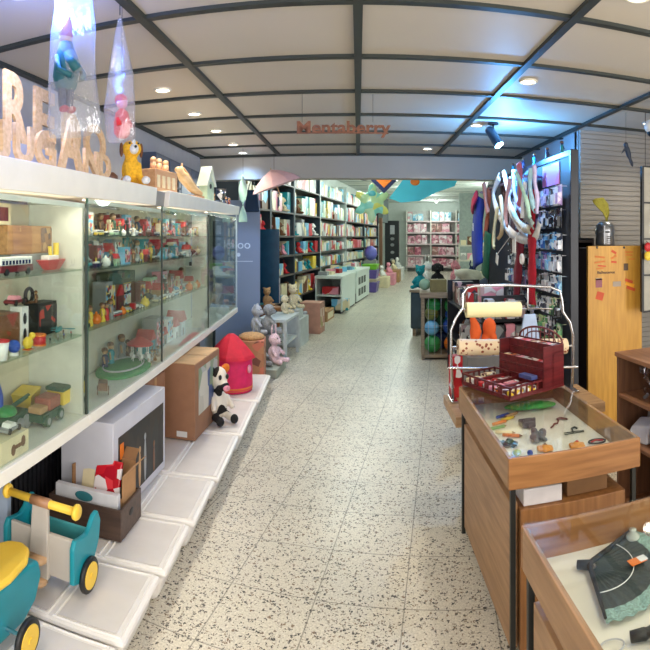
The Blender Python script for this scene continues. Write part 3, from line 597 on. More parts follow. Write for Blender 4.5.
for i, (px, c, H) in enumerate([(105,'navy',.15),(111,'teal',.17),(122,'grey',.19),(128,'brown',.13),(133,'dark green',.12)]):
    t = on(px, -.27, Z0, 'toy_figurine', '%s toy figurine, %s from the left behind the green landscape' % (c, ORD[i]), 'toy figure', 0, 'figurines behind the landscape'); toy_figure(t, H, c)
for i, (px, c) in enumerate([(149,'white'),(152,'silver'),(155,'brown'),(158,'grey')]):
    t = on(px, -.06-.02*(i%2), Z0, 'toy_figurine', '%s miniature figure, %s after the carousel on the cabinet floor' % (c, ORD[i]), 'toy figure', 0, 'miniatures beside the carousel'); toy_figure(t, .08, c)
fill_shelf(4.96, 5.5, 1.6375, -.2, .14, allk, ['red','black','grey','brown'], 'topmost shelf of the farthest cabinet', .16, 0)
fill_shelf(4.96, 5.5, 1.4675, -.2, .14, allk, ['red','black','grey','pink'], 'upper shelf of the farthest cabinet', .15, 0)
fill_shelf(4.96, 5.5, 1.1725, -.2, .2, ['carton','robot','figure'], ['black','white','teal','grey'], 'lower shelf of the farthest cabinet', .27, 0)
# ================================================================== on top of the header board
M_let = wood('letter wood', S(205,165,115), S(238,204,158), axis=2, rough=.5)
def letter(ch, px0, px1, u, z0, z1, row, depth=.008):
    ta, tb = VT(px0, u), VT(px1, u); tm = (ta+tb)/2
    o = textmesh(ch, 1.0, depth, M_let, 'wooden_letter', bold=.03)
    vs = [v.co for v in o.data.vertices]; x0 = min(v.x for v in vs); x1 = max(v.x for v in vs); y0 = min(v.y for v in vs); y1 = max(v.y for v in vs)
    for v in o.data.vertices:
        v.co = Vector(((v.co.x-(x0+x1)/2)/(x1-x0)*(tb-ta), (v.co.y-y0)/(y1-y0)*(z1-z0), v.co.z))
    o.location = V(tm, u, z0); o.rotation_euler = (pi/2, 0, pi/2+VA)
    tag(o, 'tan wooden letter %s standing in the %s row on the white header board' % (ch, row), 'wooden letter', 'wooden letters on the header board')
def zpx(px, py, u): t = VT(px, u); p = V(t, u); return HC+(HY-py)/F*sqrt(p.x**2+p.y**2)
for ch, a, b_, top in [('J',-6,9,119),('U',14,33,125),('G',35,55,130),('A',58,83,119),('N',84,98,150),('D',99,110,155)]:
    letter(ch, a, b_, -.03, zt(VT((a+b_)/2))+.002, zpx((a+b_)/2, top, -.03), 'front')
t = thing('letter_rail', 'pale low rail holding the rear row of wooden letters', 'rail', V(1.35, -.30), VA); MB().hexa([(-.02,0,zt(1.35)),(.02,0,zt(1.35)),(.02,1.75,zt(3.1)),(-.02,1.75,zt(3.1)),(-.02,0,2.08),(.02,0,2.08),(.02,1.75,2.08),(-.02,1.75,2.08)]).build('rail', mat('rail paint', S(170,172,180), .6), t)
for ch, a, b_, top in [('R',4,28,74),('E',34,54,90),('D',62,80,112),('O',84,105,124)]:
    letter(ch, a, b_, -.30, 2.082, zpx((a+b_)/2, top, -.30), 'rear')
def topz(t): return zt(t)+.002
def onh(px, u, name, label, cat, rz=0.0): tt = VT(px, u); return thing(name, label, cat, V(tt, u, topz(tt)), VA+rz)
t = onh(131, -.07, 'plush_dog', 'yellow plush dog with a white face sitting on the white header board', 'plush dog', -.9)
H = .30; mb = MB(); mb.ell((0,0,.30*H),(.2*H,.2*H,.3*H)); mb.ell((.05*H,0,.74*H),(.2*H,.2*H,.19*H)); mb.cyl((0,0,.5*H),(0,0,.7*H),.13*H)
for s in (-1,1): mb.cyl((.05*H,s*.16*H,.08*H),(.32*H,s*.2*H,.07*H),.085*H); mb.cyl((.1*H,s*.12*H,.45*H),(.24*H,s*.12*H,.08*H),.065*H)
mb.build('body', mat('plush golden', S(240,180,40), .95, var=.2, scale=70, bump=.5), t, True, remesh=.008)
MB().ell((.19*H,0,.72*H),(.11*H,.1*H,.11*H)).ell((.17*H,.0,.84*H),(.06*H,.05*H,.08*H)).build('muzzle', soft('white'), t, True); MB().ell((.31*H,0,.75*H),.03*H).build('nose', M_blk, t, True)
for s in (-1,1): MB().ell((.02*H,s*.21*H,.72*H),(.06*H,.04*H,.15*H)).build('ear', soft('brown'), t, True); MB().ell((.20*H,s*.09*H,.83*H),.022*H).build('eye', M_blk, t, True); MB().ell((.36*H,s*.2*H,.08*H),(.09*H,.09*H,.08*H)).build('paw', soft('white'), t, True)
t = onh(112, -.12, 'round_stone_ornament', 'small dark brown round ornament beside the wooden letters', 'ornament'); MB().lathe([(.02,0),(.035,.02),(.035,.045),(.012,.065)]).build('body', pm('brown'), t, True)
t = onh(165, -.08, 'wooden_castle', 'tan wooden toy castle block on the white header board', 'toy castle', -.15)
Mw = wood('castle wood', S(188,140,98), S(214,172,130), axis=1)
MB().box(-.10,.03,-.19,.12,.0,.125).build('wall', Mw, t, bevel=.004)
for y in (-.12,-.04,.05): MB().cyl((-.02,y,.125),(-.02,y,.17),.022,.018).ell((-.02,y,.18),.02).build('turret', Mw, t, True)
mb = MB()
for y in (-.15,-.08,-.01,.06): mb.box(.03,.033,y-.018,y+.018,.02,.09)
mb.build('gate', pm('cream'), t); t.scale = (1.2,1.2,1.25)
t = onh(187, -.07, 'wooden_horse', 'pale carved wooden horse head leaning beside the toy castle', 'wooden horse', -.3)
mb = MB(); mb.tube([(0,.22,.035),(0,.08,.08),(0,-.05,.16),(0,-.12,.20)], [.03,.04,.05,.03]); mb.ell((0,-.12,.215),(.03,.06,.03)); mb.ell((0,-.08,.25),(.012,.012,.03)); mb.build('body', wood('horse wood', S(205,165,110), S(235,205,160), axis=1), t, True, remesh=.008)
MB().tube([(0,-.06,.235),(0,.02,.17),(0,.14,.1)], [.012,.02,.012]).build('mane', pm('tan'), t, True); MB().box(-.03,.03,-.02,.24,0,.02).build('stand', Mw, t)
t = onh(207, -.07, 'birdhouse', 'pale green birdhouse with a steep roof on the far header board', 'birdhouse', -.25)
mg = mat('birdhouse green', S(178,200,172), .6); MB().box(-.06,.05,-.09,.09,0,.22).build('walls', mg, t, bevel=.003)
Mx = Matrix.Translation((-.08,0,0)) @ Matrix(((0,0,1,0),(1,0,0,0),(0,1,0,0),(0,0,0,1)))
MB().prism([(-.13,.17),(-.10,.17),(0,.345),(.10,.17),(.13,.17),(0,.40)], .15, Mx).prism([(-.1,.2),(.1,.2),(0,.37)], .12, Mx).build('roof', mat('birdhouse roof', S(205,215,200), .6), t)
MB().cyl((.049,0,.17),(.052,0,.17),.03).build('entrance', pm('black'), t); t.scale = (.8,.8,.85)
t = onh(221, -.07, 'silver_cup', 'small silver trophy cup on the blue lit end of the header board', 'cup'); MB().lathe([(.05,0),(.02,.02),(.015,.06),(.05,.1),(.06,.17),(.05,.17)]).build('cup', mat('bright metal', S(200,205,215), .15, 1.0), t, True)
for i, (px, c) in enumerate([(214,'black'),(226,'navy'),(229,'dark red')]):
    t = onh(px, -.09, 'toy_figurine', '%s small figure on the far end of the header board' % c, 'toy figure'); toy_figure(t, .11, c)
t = onh(178, -.30, 'black_slatted_crate', 'black slatted crate behind the wooden castle on the header', 'crate')
mb = MB()
for k in range(9): mb.box(-.1,-.08,-.35+k*.08,-.31+k*.08,0,.27)
for z in (.02,.13,.25): mb.box(-.11,-.07,-.36,.36,z,z+.02)
mb.build('slats', mat('dark slate', S(45,50,62), .6), t)
t = thing('dark_wall_cupboard', 'dark blue wall cupboard above the far end of the glass cabinets', 'cupboard', V(4.9, -.52), VA); MB().box(-.15,0,0,1.75,1.9,2.45).build('body', mat('dark blue cupboard', S(60,72,95), .35), t, bevel=.004)
mb = MB()
for k in range(4): mb.box(0,.006,k*.44+.01,k*.44+.42,1.92,2.43)
mb.build('door', mat('dark blue door', S(70,84,108), .3), t)
# ================================================================== hanging cellophane bags
M_cel = glassy('cellophane', (.97,.98,1.0), .16, .10, 1.0, .17)
def bag(p, h, prof, label, name='cellophane_bag'):
    t = thing(name, label, 'plastic bag', p)
    rows = []; n = 24
    for z, r, k in prof:
        rows.append([Vector((r*cos(2*pi*i/n)*(1+.10*sin(5*2*pi*i/n+z*20)), r*.55*sin(2*pi*i/n)*(1+.10*sin(4*2*pi*i/n+z*14)), z)) for i in range(n+1)])
    MB().strip(rows).build('bag', M_cel, t, True)
    MB().tube([(0,0,h), (0,0,CZ-p[2])], .0025, 5).build('string', M_blk, t)
    return t
b1 = PR(73, 135, 2.1); t = bag(b1, .60, [(0,.105,0),(.05,.11,0),(.2,.10,0),(.4,.09,0),(.55,.075,0),(.62,.04,0)], 'large clear cellophane bag hanging from the ceiling around a teal puppet')
b2 = PR(120, 142, 2.45); bag(b2, .57, [(0,.055,0),(.02,.068,0),(.15,.073,0),(.3,.06,0),(.45,.03,0),(.56,.008,0)], 'narrow clear cellophane cone hanging from the ceiling around a red doll')
d = PR(66, 112, 2.1); t = thing('hanging_puppet', 'teal and crimson string puppet inside the large hanging clear bag', 'puppet', d, -.4)
MB().lathe([(.045,.10),(.06,.16),(.05,.24),(.03,.31)],14).cyl((.02,0,.24),(.085,.0,.17),.04,.02).build('coat', mat('puppet teal', S(12,82,92), .6), t, True)
MB().ell((-.0,0,.33),.032).build('head', pm('tan'), t, True); MB().cyl((0,0,.34),(.03,0,.42),.034,.004).build('hat', mat('puppet crimson', S(160,25,60), .6), t, True)
for s in (-1,1): MB().cyl((0,s*.022,.11),(0,s*.02,.02),.020,.017).build('leg', pm('navy'), t); MB().ell((.012,s*.02,.01),(.03,.016,.016)).build('shoe', mat('puppet crimson', S(160,25,60), .6), t, True); MB().tube([(0,s*.05,.24),(.04,s*.07,.17),(.08,s*.03,.14)],.013).build('arm', mat('puppet teal', S(12,82,92), .6), t, True)
MB().tube([(0,0,.36),(0,0,(CZ-d.z)/.86)], .0015, 4).build('string', M_blk, t); t.scale = (.86,.86,.86)
d = PR(122, 138, 2.45); t = thing('hanging_doll', 'small red doll inside the narrow hanging clear cone', 'doll', d, -.3)
MB().lathe([(.02,0),(.036,.02),(.038,.07),(.03,.11),(.014,.13)],14).build('dress', mat('doll red', S(200,25,35), .6), t, True); MB().ell((.0,0,.155),.026).build('head', pm('pink'), t, True); MB().ell((-.006,0,.172),(.03,.03,.026)).build('hood', mat('doll red', S(200,25,35), .6), t, True)
for s in (-1,1): MB().cyl((0,s*.03,.1),(.02,s*.04,.05),.011).build('arm', mat('doll red', S(200,25,35), .6), t, True)
MB().tube([(0,0,.18),(0,0,CZ-d.z)], .0015, 4).build('string', M_blk, t)
# hanging wooden name sign
M_sign = wood('sign wood', S(95,52,34), S(140,88,60), axis=0)
t = thing('hanging_name_sign', 'brown cut-out wooden name sign hanging from the ceiling on threads', 'sign', PR(343, 133, 4.0), .04)
o = textmesh('Mentaberry', .125, .006, M_sign, 'lettering', t, (0,0,0), (pi/2,0,0), .0035)
vs = [v.co.x for v in o.data.vertices]; wv = max(vs)-min(vs)
for v in o.data.vertices: v.co.x *= .69/wv
MB().box(-.33,.335,-.003,.003,-.004,.006).build('rail', M_sign, t)
for x in (-.3,.22): MB().tube([(x,0,.08),(x,0,CZ-t.location.z)], .0015, 4).build('thread', M_blk, t)
# ================================================================== things on the white boxes
M_teal = mat('painted teal', S(20,140,155), .4, var=.06); M_yel = mat('painted yellow', S(240,200,70), .45, var=.05)
M_greyw = mat('painted warm grey', S(190,182,172), .5, var=.04); M_birch = wood('birch', S(190,150,110), S(215,180,140), axis=0)
t = thing('ride_on_toy', 'teal and yellow wooden ride-on toy bike standing on the nearest white boxes', 'ride-on toy', (-1.25, 1.82, ZL), 0)
def YZ(x0): return Matrix.Translation((x0,0,0)) @ Matrix(((0,0,1,0),(1,0,0,0),(0,1,0,0),(0,0,0,1)))   # local xy -> YZ plane
side = [(.05,.08),(.13,.05),(.22,.09),(.27,.16),(.285,.24),(.26,.29),(.225,.285),(.19,.25),(.16,.235),(.12,.24),(.07,.25),(.05,.22)]
for s in (-1, 1):
    MB().prism(side, .022, YZ(s*.165-.011)).build('side_panel', M_teal, t, bevel=.006)
MB().box(-.152,.152,.075,.095,.07,.24).build('front_panel', M_greyw, t, bevel=.004)
MB().box(-.152,.152,.22,.235,.10,.22).build('front_panel', mat('painted pale teal', S(70,160,165), .45), t, bevel=.004)
MB().hexa([(-.05,.055,.06),(.05,.055,.06),(.05,.075,.06),(-.05,.075,.06),(-.038,.07,.345),(.038,.07,.345),(.038,.09,.345),(-.038,.09,.345)]).build('steering_column', M_greyw, t, bevel=.004)
MB().cyl((0,.05,.04),(0,.05,.06),.045).build('column_base', M_birch, t, True); MB().cyl((0,.05,.13),(0,.05,.15),.045).build('column_collar', M_birch, t, True)
MB().cyl((-.16,.08,.36),(.165,.08,.36),.017,n=16).build('handlebar', M_yel, t, True)
for s in (-1, 1): MB().lathe([(.018,0),(.03,.004),(.032,.014),(.026,.022)], 16).build('handlebar_knob', M_yel, t, True, loc=(s*.160,.08,.36), rot=(0,s*pi/2,0))
MB().cyl((-.045,.08,.36),(.045,.08,.36),.021,n=16).build('clamp', wood('clamp wood', S(150,105,75), S(180,135,100), axis=0), t, True)
rear = [(-.44,.06),(-.42,.18),(-.36,.225),(-.12,.225),(-.06,.21),(-.04,.15),(-.08,.07),(-.16,.03),(-.30,.03)]
MB().prism(rear, .17, YZ(-.085)).build('rear_body', M_teal, t, bevel=.012)
seat = [(-.40,-.09),(-.26,-.10),(-.14,-.085),(-.075,-.05),(-.055,0),(-.075,.05),(-.14,.085),(-.26,.10),(-.40,.09),(-.44,0)]
MB().prism([(b_, a) for a, b_ in seat], .03, Matrix.Translation((0,0,.228))).build('seat', M_yel, t, bevel=.012)
for (x, y) in ((.185,.16),(-.185,.16),(.175,-.27),(-.175,-.27)):
    wv_ = MB().lathe([(.045,-.010),(.066,-.010),(.07,-.005),(.07,.005),(.066,.010),(.045,.010)], 24).build('wheel', M_blk, t, True, loc=(x, y, .0705), rot=(0, pi/2, 0))
    MB().cyl((0,0,-.013),(0,0,.013),.052,n=24).cyl((0,0,-.017),(0,0,.017),.012).build('hub', M_yel, wv_)
for xx, yy in ((.18,.16),(.17,-.27)): MB().cyl((-xx,yy,.07),(xx,yy,.07),.008).build('axle', mat('bright metal', S(200,205,215), .15, 1.0), t)
# dark crate with cartons in it
t = thing('wooden_crate', 'dark brown wooden crate with a hand hole behind the ride-on toy', 'crate', (-1.3, 2.36, ZL), .03)
Mcr = wood('dark crate wood', S(62,46,38), S(92,70,58), axis=0)
MB().box(-.20,.20,0,.27,0,.01).build('bottom', Mcr, t); MB().box(-.20,.20,0,.012,.01,.15).build('front_board', Mcr, t, bevel=.002); MB().box(-.20,.20,.258,.27,.01,.15).build('back_board', Mcr, t, bevel=.002)
MB().box(-.20,-.188,.012,.258,.01,.15).build('side_board', Mcr, t, bevel=.002); MB().box(.188,.20,.012,.258,.01,.15).build('side_board', Mcr, t, bevel=.002)
MB().ell((.201,.135,.09),(.002,.03,.018)).build('hand_hole', M_blk, t, True)
t = thing('flat_box', 'flat white box with a teal print standing on edge in the dark crate', 'box', (-1.3, 2.40, ZL+.012), .03)
MB().hexa([(-.185,0,.0),(.165,0,.0),(.165,.035,.0),(-.185,.035,.0),(-.185,-.0,.185),(.165,-.0,.185),(.165,.035,.185),(-.185,.035,.185)]).build('carton', mat('white board', S(222,222,226), .4), t, bevel=.003)
MB().ell((-.02,-.001,.15),(.05,.001,.025)).build('print', mat('teal print', S(60,130,140), .4), t, True)
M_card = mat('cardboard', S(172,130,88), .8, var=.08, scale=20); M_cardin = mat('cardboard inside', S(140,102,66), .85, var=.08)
t = thing('open_carton', 'open tan cardboard carton with raised flaps standing in the dark crate', 'cardboard box', (-1.27, 2.46, ZL+.014), -.06)
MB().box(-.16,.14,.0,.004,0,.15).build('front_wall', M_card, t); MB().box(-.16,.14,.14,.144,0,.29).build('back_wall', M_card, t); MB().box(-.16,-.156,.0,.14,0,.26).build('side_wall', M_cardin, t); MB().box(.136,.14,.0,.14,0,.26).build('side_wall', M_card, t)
MB().hexa([(.136,.0,.26),(.14,.0,.26),(.14,.144,.26),(.136,.144,.26),(.196,.0,.325),(.20,.0,.325),(.20,.144,.325),(.196,.144,.325)]).build('flap', M_card, t)
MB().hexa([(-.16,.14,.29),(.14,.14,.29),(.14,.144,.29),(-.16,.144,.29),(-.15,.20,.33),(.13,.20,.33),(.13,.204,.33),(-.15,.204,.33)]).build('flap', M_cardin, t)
t = thing('red_packet', 'shiny red and white packet leaning out of the open carton', 'packet', (-1.235, 2.475, ZL+.15), -.06)
MB().hexa([(-.075,-.012,0),(.075,-.012,0),(.075,.012,0),(-.075,.012,0),(-.07,.03,.17),(.08,.03,.17),(.08,.05,.17),(-.07,.05,.17)]).build('packet', printed('red packet', [S(205,30,45),S(190,20,35),S(225,60,70),S(235,225,225),S(180,20,40)], 18, .2), t, bevel=.008)
t = thing('white_packet', 'small white card tucked beside the red packet in the carton', 'packet', (-1.345, 2.48, ZL+.12), -.06); MB().hexa([(-.035,-.008,0),(.035,-.008,0),(.035,.0,0),(-.035,.0,0),(-.035,.02,.14),(.035,.02,.14),(.035,.028,.14),(-.035,.028,.14)]).build('card', pm('cream'), t)
# big white box with a picture
t = thing('white_picture_box', 'big white box with a dark picture side standing under the cabinets', 'box', (-1.205, 2.50, ZL), .0)
MB().box(-.31,0,0,.76,0,.51).build('carton', mat('white box card', S(196,196,205), .45, var=.03), t, bevel=.004)
MB().box(.0,.003,.06,.72,.05,.42).build('picture', printed('dark poster', [S(30,28,28),S(38,35,33),S(60,55,45),S(26,25,28),S(36,40,40),S(46,38,32)], 5.5, .5, (1,2.2,1), False), t)
for y, h, c in ((.34,.20,'tan'),(.42,.25,'grey'),(.56,.16,'brown')): MB().ell((.003,y,.05+h*.5),(.002,.018,h*.5)).ell((.003,y,.06+h),(.002,.016,.02)).build('pictured_figure', pm(c), t, True)
MB().box(.003,.005,.075,.12,.30,.38).build('sticker', pm('orange'), t)
# cardboard box
t = thing('cardboard_box', 'tall brown cardboard box with a picture on its aisle side', 'cardboard box', (-1.15, 3.73, ZL), -.03)
Mb = mat('kraft board', S(150,108,80), .75, var=.07, scale=12)
MB().box(-.46,0,0,.62,0,.545).build('carton', Mb, t, bevel=.004)
MB().box(-.45,-.005,.003,.30,.547,.551).box(-.45,-.005,.32,.617,.547,.551).build('top_flap', mat('kraft top', S(205,165,120), .7), t)
MB().box(.0,.002,.08,.56,.16,.50).build('picture', printed('box picture', [S(190,185,170),S(70,90,140),S(175,175,170),S(130,150,120),S(205,200,185)], 7, .4, (1,1,1), False), t)
MB().box(-.14,-.06,-.002,0,.02,.06).build('sticker', pm('white'), t)
t = thing('cardboard_box', 'second brown cardboard box half hidden between the white picture box and the tall box', 'cardboard box', (-1.36, 3.34, ZL), 0); MB().box(-.24,0,0,.34,0,.50).build('carton', Mb, t, bevel=.004); MB().box(0,.002,.13,.17,.003,.497).build('tape', pm('tan'), t)
# plush cow
t = thing('plush_cow', 'black and white plush cow with an orange ear sitting before the cardboard box', 'plush cow', P(218, 420, ZL), -.75)
m_cow = bpy.data.materials.new('cow plush'); N, L, b = nodes(m_cow); b.inputs['Roughness'].default_value = .95
tc = N.new('ShaderNodeTexCoord'); nz = N.new('ShaderNodeTexNoise'); nz.inputs['Scale'].default_value = 9; nz.inputs['Detail'].default_value = 0; L.new(tc.outputs['Object'], nz.inputs[0])
r = N.new('ShaderNodeValToRGB'); r.color_ramp.interpolation = 'CONSTANT'; r.color_ramp.elements[0].color = S(225,215,200)+(1,); r.color_ramp.elements[1].position = .56; r.color_ramp.elements[1].color = S(30,26,26)+(1,); L.new(nz.outputs['Fac'], r.inputs[0]); L.new(r.outputs[0], b.inputs['Base Color'])
H = .47; mb = MB(); mb.ell((0,0,.28*H),(.15*H,.17*H,.26*H)); mb.ell((.04*H,0,.72*H),(.15*H,.14*H,.20*H)); mb.ell((.17*H,0,.62*H),(.11*H,.10*H,.09*H)); mb.cyl((0,0,.45*H),(.02*H,0,.62*H),.09*H)
for s in (-1,1):
    mb.cyl((.08*H,s*.12*H,.10*H),(.26*H,s*.13*H,.07*H),.065*H,.06*H); mb.cyl((.04*H,s*.13*H,.42*H),(.18*H,s*.19*H,.22*H),.05*H,.045*H)
mb.build('body', m_cow, t, True, remesh=.009)
for s, c in ((-1,'black'),(1,'orange')): MB().ell((.0,s*.15*H,.86*H),(.035*H,.09*H,.08*H),(s*.5,0,0)).build('ear', soft(c), t, True)
for s in (-1,1):
    MB().ell((.18*H,s*.07*H,.77*H), (.02*H,.03*H,.045*H)).build('eye', M_blk, t, True); MB().ell((.29*H,s*.14*H,.075*H),(.06*H,.07*H,.08*H)).build('foot', soft('black'), t, True)
MB().ell((.27*H,0,.60*H),(.03*H,.07*H,.05*H)).build('nose', soft('pink'), t, True)
# pink tent box
t = thing('pink_tent_box', 'bright pink fabric play tent box with a folded red roof', 'play tent', (-1.21, 5.12, ZL), 0)
mp_ = mat('pink fabric', S(225,35,95), .7, var=.08, bump=.2, scale=20); mr_ = mat('red fabric', S(205,25,55), .7, var=.1, bump=.3, scale=14)
MB().lathe([(.20,0),(.205,.03),(.20,.30),(.19,.32)], 24).build('body', mp_, t, True)
MB().lathe([(.235,.31),(.22,.34),(.15,.42),(.07,.50),(.03,.53)], 8).build('roof', mr_, t); MB().lathe([(.204,.02),(.206,.05)],24).build('hem', pm('orange'), t)
MB().ell((.19,-.08,.22),(.02,.04,.04)).build('badge', pm('pink'), t, True)
t = thing('patterned_toy_house', 'tan spotted cardboard toy box behind the pink tent box', 'toy box', (-1.15, 5.98, .0), .1)
MB().box(-.18,.12,-.18,.14,0,.50).build('carton', printed('spotted card', [S(165,115,80),S(175,125,88),S(160,108,75),S(110,65,50),S(190,110,85),S(170,120,85)], 13, .6, (1,1,1), False), t, bevel=.01)
MB().ell((-.03,-.02,.52),(.15,.15,.05)).build('top_cushion', soft('tan'), t, True)
# grey banner panel
t = thing('grey_banner', 'tall slate grey banner panel with pale lettering at the end of the cabinets', 'banner', (-1.72, 7.35, 0), .20)
m_ban = mat('slate banner', S(122,136,158), .6, var=.04, scale=1.5)
MB().box(-.24,.38,0,.03,0,2.14).build('panel', m_ban, t, bevel=.003); MB().box(-.26,.40,-.01,.045,0,.03).build('foot', M_blk, t)
textmesh('kaloo', .17, .002, mat('banner print', S(195,210,225), .5), 'lettering', t, (.06,-.004,1.47), (pi/2,0,0), .001)
MB().box(-.16,.28,-.003,0,1.29,1.298).build('printed_line', mat('banner print', S(195,210,225), .5), t)
MB().lathe([(.02,0),(.028,.003)],12).build('printed_dot', mat('banner print', S(195,210,225), .5), t, loc=(.08,-.001,1.385), rot=(pi/2,0,0))
t = thing('dark_teal_panel', 'dark teal glossy display panel beside the slate banner', 'panel', (-1.50, 8.24, 0), .0); MB().box(-.02,.30,0,.03,.62,1.75).build('panel', mat('teal gloss', S(18,70,98), .25), t, bevel=.004); MB().box(-.03,-.02,0,.03,0,1.75).box(.30,.31,0,.03,.62,1.0).build('edge_strip', pm('silver'), t)
# bench, basket, plushes
t = thing('white_bench', 'low white bench with a lower shelf beside the aisle', 'bench', (-1.02, 6.98, 0), -.12)
Mbn = mat('bench white', S(190,196,192), .5)
MB().box(-.30,.10,0,.74,.52,.56).build('top', Mbn, t, bevel=.004); MB().box(-.28,.08,.04,.70,.22,.25).build('lower_shelf', Mbn, t)
for x in (-.30,.06):
    for y in (0,.70): MB().box(x,x+.04,y,y+.04,0,.52).build('leg', Mbn, t)
t = thing('wooden_ledge', 'low grey wooden ledge on the floor before the white bench', 'ledge', (-1.08, 6.36, 0), -.05); MB().box(-.28,.16,-.16,.42,0,.10).build('board', mat('grey ledge', S(150,155,140), .6), t, bevel=.006)
for i, (px, py, z, H, c, e, lab) in enumerate([
    (-1.20,6.36,.102,.44,'grey','long','grey long-eared plush rabbit at the front of the plush pile'),(-1.02,6.55,.102,.42,'pale pink','long','pink plush rabbit seated in front of the white bench'),
    (-1.27,6.72,.422,.42,'silver','round','pale grey plush bear at the back of the plush pile'),(-1.12,6.72,.422,.44,'grey','drop','dark grey plush dog on top of the plush pile')]):
    p = (px, py, z); t = thing('plush_toy', lab, 'plush toy', p, -.7+.3*i, 'plush toys piled by the white bench'); plush(t, H, c, ears=e, rm=.012)
t = thing('plush_riser', 'grey block beneath the upper plush toys of the pile', 'stand', (-1.2,6.74,.102), -.05); MB().box(-.17,.17,-.10,.10,0,.318).build('body', mat('riser grey', S(120,122,120), .7), t, bevel=.004)
t = thing('wicker_basket', 'orange brown basket holding plush toys behind the white bench', 'basket', (-1.34, 7.93, 0), 0)
mb = MB(); mb.lathe([(.14,.0),(.17,.10),(.22,.58),(.23,.60)], 20); mb.build('body', wood('wicker', S(120,70,30), S(185,115,55), axis=2), t, True)
for i, (x, y, z, H, c, e, lab) in enumerate([(-1.34,7.93,.61,.32,'tan','round','tan plush bear sitting in the orange brown basket'),(-.98,8.14,.56,.42,'cream','round','large cream plush bear beyond the white bench'),(-1.02,7.52,.57,.30,'cream','drop','small cream plush dog at the far end of the white bench'),(-.96,8.42,.42,.38,'silver','long','pale plush rabbit behind the cream bear')]):
    t = thing('plush_toy', lab, 'plush toy', (x,y,z), -1.0+.2*i, 'light plush toys behind the bench'); plush(t, H, c, ears=e, rm=.012)
t = thing('plush_stand', 'grey wooden block carrying the large cream bear', 'stand', (-.98, 8.2, 0), -.15); MB().box(-.12,.16,-.2,.34,0,.415).build('body', Mbn, t, bevel=.005); MB().box(-.1,.14,-.18,.06,.416,.555).build('riser', Mbn, t, bevel=.004)
t = thing('pink_carton', 'pinkish cardboard carton standing on the floor before the white counter', 'cardboard box', P(317, 334, 0), -.17); MB().box(-.30,.05,0,.36,0,.52).build('carton', mat('pink card', S(190,140,120), .7), t, bevel=.004); MB().box(.05,.052,.05,.30,.1,.42).build('picture', printed('pink print', [S(215,180,150),S(190,140,120),S(170,150,90),S(225,200,180)], 9, .5), t)
t = thing('low_carton', 'low tan carton on the floor along the white counter', 'cardboard box', P(332, 318, 0), -.17); MB().box(-.18,.02,-.55,.12,0,.20).build('carton', M_card, t, bevel=.004); MB().box(.02,.022,-.45,.02,.04,.16).build('picture', pm('cream'), t)
# ================================================================== the back room
def br(name, label, cat, s, lat, z=0.0, rz=0.0, group=None): return thing(name, label, cat, BR(s,lat,z), -PH+rz, group)
M_post = mat('shelf post', S(38,52,60), .5); M_shelf = wood('dark shelf board', S(50,42,38), S(80,66,58), axis=1); M_shback = mat('shelf back', S(196,202,190), .7)
units = [(.35,1.75,'nearest'),(1.75,3.1,'second'),(3.1,5.1,'third'),(5.1,8.1,'fourth'),(8.1,11.2,'fifth'),(11.2,14.6,'farthest')]
levels = [.50,.95,1.30,1.65,2.08,2.58]
tops = [.93,1.28,1.63,2.06,2.56,3.0]
P2 = {'white':'white','pale blue':'sky blue','pale green':'pale green','pink':'pink','red':'red','cream':'cream','teal':'teal','brown':'brown','yellow':'yellow','grey':'grey','navy':'navy','orange':'orange'}
def boxprint(cn):
    c = PAL[P2[cn]]; return printed('shelf print '+cn, [c, PAL['white'], tuple(x*.6 for x in c), PAL['cream'], c, PAL[random.choice(['sky blue','pale green','pink','red'])]], 4.5)
protos = {}
for ui, (a, b_, nm) in enumerate(units):
    t = br('wall_shelving', nm+' tall shelving unit on the left wall of the back room', 'shelving', a, -2.18, 0, 0, 'shelving along the left wall')
    Lb = b_-a
    MB().box(0,.012,0,Lb,.02,3.0).build('back_board', M_shback, t)
    for y in (.0, Lb-.045):
        MB().box(.012,.42,y+.002,y+.043,0,3.02).build('post', M_post if ui not in (3,) else mat('pale post', S(190,200,195), .5), t)
    for z in levels: MB().box(.012,.42,.044,Lb-.047,z-.03,z).build('shelf', M_shelf, t, bevel=.003)
    for li, (z, zt_) in enumerate(zip(levels, tops)):
        if li == 0 and ui in (3,): continue
        y = .06; k = 0; far = a > 8
        while y < Lb-.22:
            wv_ = random.uniform(.18,.38)*(1.3 if far else 1); wv_ = min(wv_, Lb-.06-y)
            hgt = random.uniform(.70,1.0)*(zt_-z-.06)
            cn = random.choice(['white','pale blue','pale green','cream','white','pink','red','teal','brown','cream','grey','yellow'] if ui > 1 else ['red','brown','cream','grey','navy','teal','pink','cream','brown','white'])
            lab = '%s toy package, %s from the near end, %s shelf of the %s wall unit' % (cn, ORD[min(k,19)], ['lowest','second','third','fourth','fifth','top'][li], nm)
            if ui < 3 and random.random() < (.55 if li < 4 else .2) and li < 5:
                q = br('plush_toy', lab.replace('toy package','plush toy'), 'plush toy', a+y+wv_/2, -1.86, z+.002, random.uniform(-.4,.4), 'toys on the left wall shelving')
                plush(q, min(hgt, .36), P2[cn], parts=ui < 2, ears=random.choice(['round','long','drop']), rm=.016)
            else:
                dp = random.uniform(.18,.30)
                key = cn
                q = MB().box(-dp,0,0,wv_-.012,0,hgt).build('toy_package', boxprint(cn), bevel=.003, loc=BR(a+y, -1.78-random.uniform(0,.05), z+.002), rot=(0,0,-PH))
                tag(q, lab, 'toy box', 'toys on the left wall shelving')
            y += wv_; k += 1
